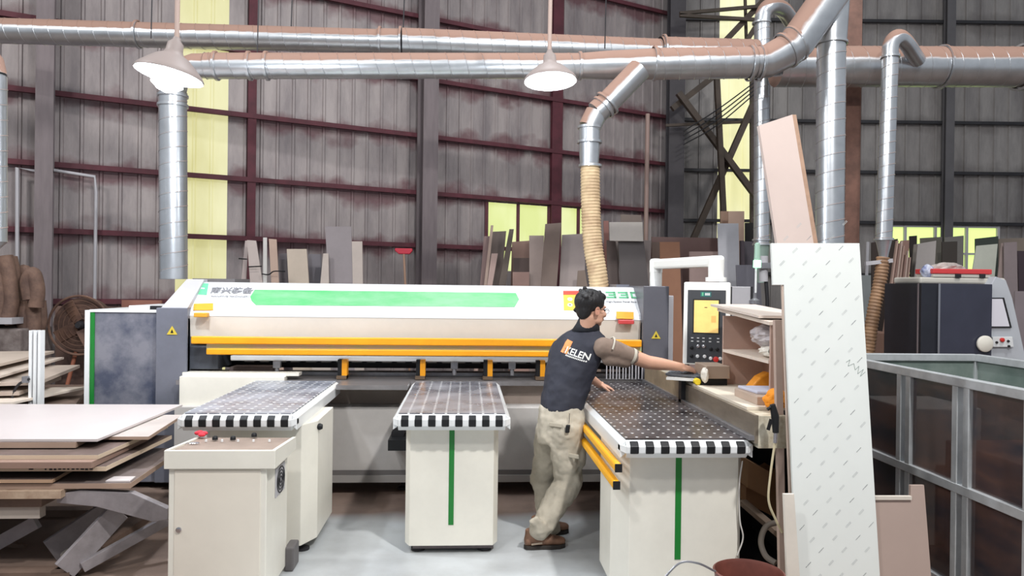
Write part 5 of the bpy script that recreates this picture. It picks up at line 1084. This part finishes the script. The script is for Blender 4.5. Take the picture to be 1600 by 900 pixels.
# bundle of dusty hoses hanging at the far left
M_HS = mat('dusty_hose', (120, 94, 80), .8, c2=(86, 66, 58), vscale=5, bump=.3)
hsd = [([(8, 400), (14, 430), (18, 470), (10, 505)], 'leftmost straight dusty brown hose of the hanging bundle'),
       ([(15, 402), (20, 430), (17, 470), (20, 500)], 'second dusty brown hose from the left in the hanging bundle'),
       ([(46, 436), (36, 424), (26, 450), (16, 508)], 'dusty hose curving left out of the top of the bundle'),
       ([(48, 468), (44, 440), (52, 428), (58, 452), (56, 480)], 'looped dusty hose at the upper right of the bundle'),
       ([(40, 470), (38, 500), (42, 525), (52, 515), (52, 470)], 'dusty hose hanging in a low bend at the bottom of the bundle'),
       ([(60, 470), (62, 500), (58, 516), (50, 530)], 'short dusty hose end at the right of the bundle'),
       ([(-5, 420), (2, 440), (4, 470), (-2, 500)], 'dusty hose of the bundle cut off by the left picture edge')]
for k, (pp, lab) in enumerate(hsd):
    P = [AY(x_, y_, 8.2+.12*(k % 3)) for x_, y_ in pp]; o = MB().tube(arc(P, 10), .075, 16).build('coiled_hose', M_HS, smooth=True); tag(o, lab, 'hose', 'dusty hoses hanging at the far left')
rk2 = thing('storage_bin', 'dusty grey sack box standing under the hanging hose bundle', 'box', V((AY(25, 560, 8.3).x, 8.4, 0)))
MB().box(AY(2, 540, 8.3).x, AY(50, 540, 8.3).x, 8.1, 8.7, 0, AY(25, 512, 8.3).z).build('bin_body', mat('dusty_grey', (132, 122, 118), .85, c2=(96, 84, 80), vscale=7), rk2, bevel=.02)
MB().box(AY(-20, 500, 8.0).x, AY(14, 500, 8.0).x, 8.05, 8.5, AY(0, 507, 8.0).z, AY(0, 497, 8.0).z).build('bin_shelf', M_LGREY, rk2)
MB().box(AY(-20, 500, 8.3).x, AY(2, 540, 8.3).x-.01, 8.1, 8.6, 0, AY(0, 508, 8.0).z).build('bin_stand', M_DARK, rk2)
# dusty floor fan
fn = thing('industrial_fan', 'large dusty brown fan behind the left grey machine cabinet', 'fan', V((AY(125, 600, 8.6).x, 8.6, 0)))
M_FN = mat('dusty_fan', (118, 88, 72), .8, c2=(84, 62, 54), vscale=6); fc = AY(127, 508, 8.6)
for r_ in (.33, .28, .23, .18, .13, .08): MB().tube([fc+V((r_*math.cos(a_*math.pi/20), -.05+.1*(.33-r_), r_*math.sin(a_*math.pi/20))) for a_ in range(40)], .003 if r_ < .33 else .014, 6, closed=True).build('guard_ring', M_FN, fn, smooth=True)
MB().lathe(fc+V((0, .02, 0)), [(0, .31), (.10, .31), (.105, .29)], 36, (0, 1, 0)).build('fan_drum', mat('fan_drum', (104, 78, 66), .85, c2=(72, 54, 48), vscale=5), fn, smooth=True)
MB().lathe(fc+V((0, -.08, 0)), [(0, .03), (.04, .05), (.14, .05)], 20, (0, 1, 0)).build('fan_hub', M_DARK, fn, smooth=True)
for k in range(4):
    a_ = k*math.pi/2+.5; u = V((math.cos(a_), 0, math.sin(a_))); q = V((-math.sin(a_), .35, math.cos(a_))).normalized()
    MB().obox(fc+u*.17+V((0, -.02, 0)), u*.12, q*.07, u.cross(q)*.003).build('fan_blade', M_FN, fn)
MB().tube([fc+V((-.03, .1, 0)), V((fc.x-.22, 8.5, 0))], .022, 10).build('fan_leg', mat('rusty_leg', (140, 84, 62), .7), fn, smooth=True); MB().tube([fc+V((.03, .1, 0)), V((fc.x+.25, 8.5, 0))], .022, 10).build('fan_leg', mat('rusty_leg', (140, 84, 62), .7), fn, smooth=True); MB().tube([fc+V((0, .1, 0)), V((fc.x, 8.95, 0))], .022, 10).build('fan_leg', mat('rusty_leg', (140, 84, 62), .7), fn, smooth=True)
o, _, _ = board('wall_board', 'dusty brown low panel standing against the left wall behind the fan', 'board', [(86, 478), (252, 480), (252, 560), (86, 560)], 9.2, mat('dusty_wall_board', (112, 88, 78), .85, c2=(84, 66, 60), vscale=3), .03, 2)
tag(MB().box(AY(190, 475, 8.8).x, AY(252, 475, 8.8).x, 8.8, 8.83, 0, AY(220, 469, 8.8).z).build('wall_board', wood((150, 92, 74))), 'reddish board whose top shows above the left grey machine cabinet', 'board')
# ------------------------------------------------------------------ worker
wk = thing('person', 'person in dark vest and light cargo trousers leaning over the table, reaching to the keyboard', 'person', (0.6, 4.8, 0))
def merge(mb, name, m, par, voxel=.008, smooth=4, disp=None, label=None):
    o = mb.build(name, m, par, smooth=True, label=label)
    r = o.modifiers.new('remesh', 'REMESH'); r.mode = 'VOXEL'; r.voxel_size = voxel; r.use_smooth_shade = True
    s = o.modifiers.new('smooth', 'SMOOTH'); s.iterations = smooth; s.factor = .5
    if disp:
        for i, (sz, st) in enumerate(disp):
            t = bpy.data.textures.new('folds', 'CLOUDS'); t.noise_scale = sz; t.noise_depth = 1
            d = o.modifiers.new('folds', 'DISPLACE'); d.texture = t; d.strength = st; d.mid_level = .5; d.texture_coords = 'GLOBAL'
    return o
def limb(mb, pts, rr, n=16):
    for p, r in zip(pts, rr): mb.ball(p, r, n=n, m=10)
    return mb.tube(pts, rr, n)
skin = mat('skin', (206, 160, 136), .5, var=.05)
ph = math.radians(50); FW_ = V((math.cos(ph), math.sin(ph), 0)); RG = V((math.sin(ph), -math.cos(ph), 0))
# --- skin: head, neck, arms, hands
YH = 4.86; k_ = YH/F
hc = AY(925, 482, YH)              # head centre
hd = math.radians(22); hf = V((math.cos(hd), math.sin(hd), -.10)).normalized(); hr = V((math.sin(hd), -math.cos(hd), 0)); hu = hr.cross(hf).normalized()
sk = MB()
R3 = Matrix((hf, hr, hu)).transposed()
def hp(a, b, c): return hc+hf*a+hr*b+hu*c
sk.ball(hp(-.012, 0, .025), .092, .074, .094, 24, 16, R3)          # skull
sk.ball(hp(.030, 0, -.035), .062, .056, .078, 20, 14, R3)          # face
sk.ball(hp(.052, 0, -.094), .030, .030, .022, 14, 10, R3)          # chin
sk.ball(hp(.030, .036, -.070), .040, .018, .028, 14, 10, R3); sk.ball(hp(.030, -.036, -.070), .040, .018, .028, 14, 10, R3)   # jaw
sk.tube([hp(.086, 0, .0), hp(.098, 0, -.022), hp(.106, 0, -.036)], [.008, .011, .014], 12); sk.ball(hp(.104, 0, -.038), .013, n=12)    # nose
sk.ball(hp(.080, 0, .018), .016, .048, .012, 14, 8, R3)            # brow
sk.ball(hp(.086, 0, -.062), .012, .022, .007, 14, 8, R3); sk.ball(hp(.084, 0, -.072), .012, .020, .007, 14, 8, R3)   # lips
for s in (-1, 1): sk.ball(hp(.070, s*.042, -.030), .020, .018, .020, 12, 8, R3)
nb_ = AY(916, 520, YH+.02)
limb(sk, [hp(-.018, 0, -.06), nb_, nb_+V((-.01, 0, -.05))], [.056, .056, .07])
# right arm (near)
sR_ = AY(950, 543, 4.74); eR = AY(1012, 566, 4.80); wR = AY(1062, 573, 4.86)
limb(sk, [sR_, sR_.lerp(eR, .5), eR, eR.lerp(wR, .4), wR], [.052, .050, .046, .042, .028])
# left arm (far, mostly hidden)
sL_ = AY(892, 544, 5.05); eL = AY(905, 578, 5.28); wL = V((AY(936, 594, 5.52).x, 5.52, .945))
limb(sk, [sL_, eL, wL], [.05, .042, .028])
def hand(w, fdir, up, side, curl, s=1.0, splay=.10):
    # palm and five fingers; side points to the thumb
    fdir = V(fdir).normalized(); up = V(up).normalized(); side = V(side).normalized(); up = side.cross(fdir).normalized()*(1 if side.cross(fdir).dot(up) > 0 else -1)
    pc = w+fdir*.048*s; RR = Matrix((fdir, side, up)).transposed(); sk.ball(pc, .052*s, .040*s, .016*s, 18, 12, RR)
    sk.tube([w-fdir*.01, w+fdir*.03], [.025*s, .027*s], 14)
    for i, (off, ln) in enumerate(((.029, .070), (.010, .078), (-.010, .072), (-.028, .056))):
        b = w+fdir*.078*s+side*off*s; d = (fdir+side*(off*splay*30*.1)).normalized(); pts = [b]; a = 0
        for j, fr_ in enumerate((.45, .32, .23)):
            a += curl[j]; dd = (d*math.cos(a)-up*math.sin(a)).normalized(); pts.append(pts[-1]+dd*ln*fr_*s)
        limb(sk, pts, [.0095*s, .0090*s, .0082*s, .0070*s], 10)
    b = w+fdir*.025*s+side*.028*s; d = (fdir*.75+side*.65-up*.25).normalized(); p1 = b+d*.036*s; d2 = (fdir*.9+side*.2-up*.3).normalized()
    limb(sk, [b, p1, p1+d2*.028*s, p1+d2*.048*s], [.014*s, .011*s, .0098*s, .008*s], 10)
hand(wR, (AY(1090, 576, 4.90)-wR)+V((0, 0, -.012)), (0, -.25, 1), V((.1, .9, .25)), (.22, .45, .45), 1.08)
hand(wL, V((.9, .1, -.30)), (.3, 0, 1), V((-.1, -1, 0)), (.15, .3, .3), 1.0)
body = merge(sk, 'body', skin, wk, .0055, 3)
# ears
for s in (-1, 1):
    e = MB(); e.ball(hp(-.004, s*.073, -.018), .017, .008, .030, 14, 10, R3); e.tube([hp(-.004+.014*math.cos(a_*math.pi/6), s*.078, -.016+.026*math.sin(a_*math.pi/6)) for a_ in range(-2, 9)], .0045, 8)
    e.build('ear', mat('ear_skin', (200, 146, 124), .5), body, smooth=True)
for s in (-1, 1): MB().ball(hp(.078, s*.030, -.006), .010, n=14).build('eye', mat('eye_dark', (40, 30, 28), .2), body, smooth=True)
# hair: a thick cap made of clumps
hm = MB(); hm.ball(hp(-.026, 0, .042), .106, .088, .090, 24, 16, R3); hm.ball(hp(-.060, 0, -.008), .052, .068, .075, 20, 14, R3); hm.ball(hp(.040, 0, .082), .052, .060, .034, 18, 12, R3)
rh = random.Random(5)
for i in range(16):
    th = rh.uniform(0, 2*math.pi); u_ = rh.uniform(.15, 1.0); a, b, c = -.026+.093*math.cos(th)*math.sqrt(1-u_*u_*.8), .079*math.sin(th)*math.sqrt(1-u_*u_*.8), .048+.082*u_
    if rh.random() < .45: a, b, c = -.055-.045*rh.random(), rh.uniform(-.068, .068), rh.uniform(-.05, .07)
    p0 = hp(a, b, c); ax = V((rh.uniform(-.3, .8), rh.uniform(-.4, .4), rh.uniform(-.6, .3)))
    q = (hf*ax.x+hr*ax.y+hu*ax.z).normalized()*rh.uniform(.012, .024); limb(hm, [p0-q*.3, p0+q*.7], [.016, .008], 8)
merge(hm, 'hair', mat('black_hair', (20, 18, 20), .5, var=.3, bump=.9, bscale=55, stretch=(1, 1, .35)), wk, .0045, 9)
# glasses
gl = MB()
for s in (-1, 1):
    c = hp(.100, s*.032, -.008); gl.tube([c+hr*.024*math.cos(a_*math.pi/8)+hu*.017*math.sin(a_*math.pi/8)+hf*-.002*abs(math.cos(a_*math.pi/8)) for a_ in range(16)], .0014, 6, closed=True)
    gl.tube([hp(.098, s*.056, -.002), hp(.06, s*.074, .0), hp(-.012, s*.080, -.004)], .0018, 6)
gl.tube([hp(.101, -.009, -.006), hp(.103, 0, -.003), hp(.101, .009, -.006)], .0014, 6)
gl.build('glasses', M_DARK, wk, smooth=True)
# --- shirt sleeve
sl_ = MB(); limb(sl_, [sR_+V((-.03, 0, .0)), sR_.lerp(eR, .12), sR_.lerp(eR, .62)], [.068, .066, .054])
limb(sl_, [sR_.lerp(eR, .1)+V((-.02, 0, -.06)), sR_.lerp(eR, .5)+V((-.01, 0, -.045))], [.050, .040])
limb(sl_, [sL_, sL_.lerp(eL, .7)], [.064, .056])
shirt = merge(sl_, 'shirt', mat('taupe_shirt', (134, 116, 104), .85, var=.1, vscale=12), wk, .009, 4, [(.05, .008)])
ct_ = MB(); q = sR_.lerp(eR, .60); ct_.lathe(q-(eR-sR_).normalized()*.012, [(0, .0555), (.010, .0570), (.020, .0555)], 28, eR-sR_, cap=False); ct_.build('cuff_trim', mat('trim_light', (190, 184, 170), .8), shirt, smooth=True)
ct_ = MB(); q = sR_.lerp(eR, .06); ct_.tube([q+V((.0, 0, .0))+ (RG*.0)+V((.02*math.sin(a_*.3), -.072*math.cos(a_*.24), .072*math.sin(a_*.24+.0))) for a_ in range(0, 10)], .006, 8); ct_.build('shoulder_piping', mat('trim_light', (190, 184, 170), .8), shirt, smooth=True)
# --- vest
vv = MB()
def rg(px, py, Y, hw, hd_, tilt=0.0):
    c = AY(px, py, Y); return (c, RG*hw, FW_*hd_+V((0, 0, tilt)))
rings = [rg(878, 640, 4.83, .150, .125), rg(880, 622, 4.84, .158, .128), rg(886, 598, 4.86, .168, .128), rg(894, 572, 4.88, .190, .130), rg(900, 552, 4.89, .205, .128), rg(906, 536, 4.90, .205, .118), rg(911, 524, 4.90, .160, .100), rg(915, 516, 4.90, .095, .078), rg(919, 508, 4.90, .074, .070)]
vv.loft(rings, 36)
vest = merge(vv, 'vest', mat('navy_vest', (40, 42, 54), .75, var=.15, vscale=8), wk, .009, 5, [(.12, .022), (.04, .008)])
cl_ = MB(); c0, c1 = AY(915, 517, 4.90), AY(922, 494, 4.89)
cl_.loft([(c0, RG*.098, FW_*.088), (c0.lerp(c1, .5), RG*.078, FW_*.076), (c1, RG*.070, FW_*.070+V((0, 0, .006)))], 32, cap=False); co = cl_.build('collar', mat('collar_dark', (30, 34, 42), .7), vest, smooth=True)
sd = co.modifiers.new('solid', 'SOLIDIFY'); sd.thickness = .006
# lettering wrapped on the back of the vest
bk_n = -FW_
def wrap(mb, name, m, off=.006):
    o = mb.build(name, m, vest); s = o.modifiers.new('wrap', 'SHRINKWRAP'); s.target = vest; s.wrap_method = 'PROJECT'; s.use_project_z = False; s.use_negative_direction = True; s.use_positive_direction = True
    return o
def wraptext(body, px, py, size, m, name):
    c = AY(px, py, 4.6); xd = (RG+V((0, 0, -.20))).normalized(); yd = V((.10, .05, 1)); yd = (yd-xd*yd.dot(xd)).normalized(); return c, xd, yd
M_WT = mat('print_white', (232, 232, 228), .7)
dg = bpy.context.evaluated_depsgraph_get(); dg.update()
from mathutils.bvhtree import BVHTree
ve = vest.evaluated_get(dg); vme = ve.to_mesh(); mwv = worldloc(vest); bvh = BVHTree.FromPolygons([v.co+mwv for v in vme.vertices], [tuple(p.vertices) for p in vme.polygons])
def stick(mb, name, m, th=.002, par=vest):
    # lay a flat drawing on the back of the vest, along the direction the back faces
    out = []
    for v in mb.v:
        h = bvh.ray_cast(v+bk_n*.5, -bk_n); z = (v.z*1000 % 1)
        out.append((h[0]+bk_n*th) if h[0] is not None else v)
    mb.v = out; return mb.build(name, m, par)
cB = AY(900, 553, 4.75); xd = (RG+V((0, 0, -.26))).normalized(); yd = V((.12, .08, 1)); yd = (yd-xd*yd.dot(xd)).normalized()
t = textmesh('KELEN', .060, xd, yd, cB, 0, 'CENTER', .0012); stick(t, 'lettering', M_WT, .003)
t = textmesh('WOODWORKING', .022, xd, yd, cB-yd*.040+xd*.015, 0, 'CENTER', .0005) if False else None
mbx = MB()
for i in range(13):
    q = cB-yd*.034-xd*(.070-i*.0115); mbx.add([q, q+xd*.008, q+xd*.008+yd*.009, q+yd*.009], [(0, 1, 2, 3)])
stick(mbx, 'small_lettering', M_WT, .003)
q = cB-xd*.118+yd*.022; mo = MB()
NN = 10
for i in range(NN):
    for j in range(NN):
        u0_, v0_ = i/NN, j/NN; a_ = q+xd*(.055*u0_)+yd*(-.045+.085*v0_)
        if 3 < i < 7 and j < 4 and (i+j) % 2: continue
        mo.add([a_, a_+xd*.0055, a_+xd*.0055+yd*.0085, a_+yd*.0085], [(0, 1, 2, 3)])
stick(mo, 'emblem', mat('emblem_orange', (240, 150, 90), .7), .003)
ve.to_mesh_clear()
# --- trousers
tr_ = MB(); hipc = AY(876, 655, 4.82)
tr_.loft([rg(877, 634, 4.83, .150, .120), rg(876, 650, 4.82, .160, .130), rg(874, 672, 4.82, .165, .132), rg(872, 692, 4.82, .150, .125)], 32)
hN, kN, aN = AY(883, 672, 4.76), AY(888, 752, 4.78), AY(845, 826, 4.66)
limb(tr_, [hN, hN.lerp(kN, .5), kN, kN.lerp(aN, .35), kN.lerp(aN, .75), aN], [.114, .108, .092, .088, .076, .072])
hF, kF, aF = AY(862, 672, 4.92), AY(848, 752, 5.0), AY(860, 822, 4.97)
limb(tr_, [hF, hF.lerp(kF, .5), kF, kF.lerp(aF, .5), aF], [.108, .096, .086, .078, .070])
limb(tr_, [AY(905, 700, 4.74), AY(905, 722, 4.74)], [.045, .045])     # thigh pocket bulge
for (a_, b_, r_) in (((832, 816), (856, 830), .022), ((838, 812), (862, 826), .018)): limb(tr_, [AY(*a_, 4.60), AY(*b_, 4.62)], [r_, r_])
trs = merge(tr_, 'trousers', mat('khaki_trousers', (178, 170, 154), .85, var=.14, vscale=7), wk, .010, 4, [(.10, .030), (.035, .012)])
pk = MB(); pk.obox(AY(893, 712, 4.655), (RG*.055), (0, .006, 0), (0, 0, .014)); pk.build('pocket_flap', mat('khaki_flap', (164, 156, 140), .85), trs, bevel=.004)
pk = MB(); pk.obox(AY(868, 664, 4.672), (RG*.05), (0, .006, 0), (0.004, 0, .012)); pk.build('pocket_flap', mat('khaki_flap', (164, 156, 140), .85), trs, bevel=.004)
ky = thing('key_fob', 'small black key fob clipped to the back of the trousers', 'key fob', AY(888, 672, 4.62)) if False else None
MB().obox(AY(887, 670, 4.635), (.014, 0, 0), (0, .008, 0), (0.003, 0, .026)).build('key_clip', M_BLACK, trs, bevel=.006)
MB().tube([AY(889, 662, 4.64), AY(890, 646, 4.66)], .002, 6).build('key_strap', M_DARK, trs)
# --- shoes
def shoe(ax_, gy, heading, name, toe=.0):
    d = V((math.cos(heading), math.sin(heading), 0)); s = V((-d.y, d.x, 0)); c = V((ax_.x, ax_.y, 0)); m_ = MB()
    def q(a, b, z): return c+d*a+s*b+V((0, 0, z))
    m_.loft([(q(-.085, 0, .05), s*.030, V((0, 0, .030))), (q(-.06, 0, .058), s*.040, V((0, 0, .040))), (q(0, 0, .062), s*.044, V((0, 0, .045))), (q(.07, 0, .052), s*.048, V((0, 0, .036))), (q(.13, 0, .044), s*.048, V((0, 0, .028))), (q(.175, 0, .038), s*.032, V((0, 0, .018)))], 20)
    m_.ball(q(.135, 0, .042), .050, .046, .026, 16, 10, Matrix((d, s, V((0, 0, 1)))).transposed()); m_.loft([(q(-.03, 0, .08), s*.042, d*.055), (q(-.03, 0, .125), s*.040, d*.052)], 20)
    o = merge(m_, name, mat('brown_shoe', (140, 104, 82), .6, c2=(112, 80, 62), vscale=9), wk, .006, 3)
    so = MB(); P = []
    for (a, b) in ((-.092, .0), (-.08, .030), (-.04, .040), (.02, .040), (.08, .052), (.14, .048), (.175, .028), (.185, 0), (.175, -.028), (.14, -.048), (.08, -.052), (.02, -.040), (-.04, -.040), (-.08, -.030)): P.append(q(a, b, 0))
    so.prism(P, (0, 0, .026)).build('sole', mat('sole_dark', (52, 46, 42), .8), o, bevel=.004)
    for k in range(4): MB().tube([q(.03+.018*k, -.022, .104-.008*k), q(.035+.018*k, .022, .104-.008*k)], .003, 6).build('lace', mat('lace_dark', (70, 54, 44), .8), o)
    for b in (-.043, .043): MB().bar(q(-.05, b, .04), q(.02, b, .045), .002, .012).build('side_stripe', mat('stripe_pale', (190, 170, 150), .7), o)
    return o
gN = G(838, 858, 0); gF = G(868, 836, 0)
shoe(gN+V((.01, .02, 0)), 0, math.radians(8), 'shoe'); shoe(V((AY(860, 822, 4.97).x-.05, 4.97, 0)), 0, math.radians(12), 'shoe')
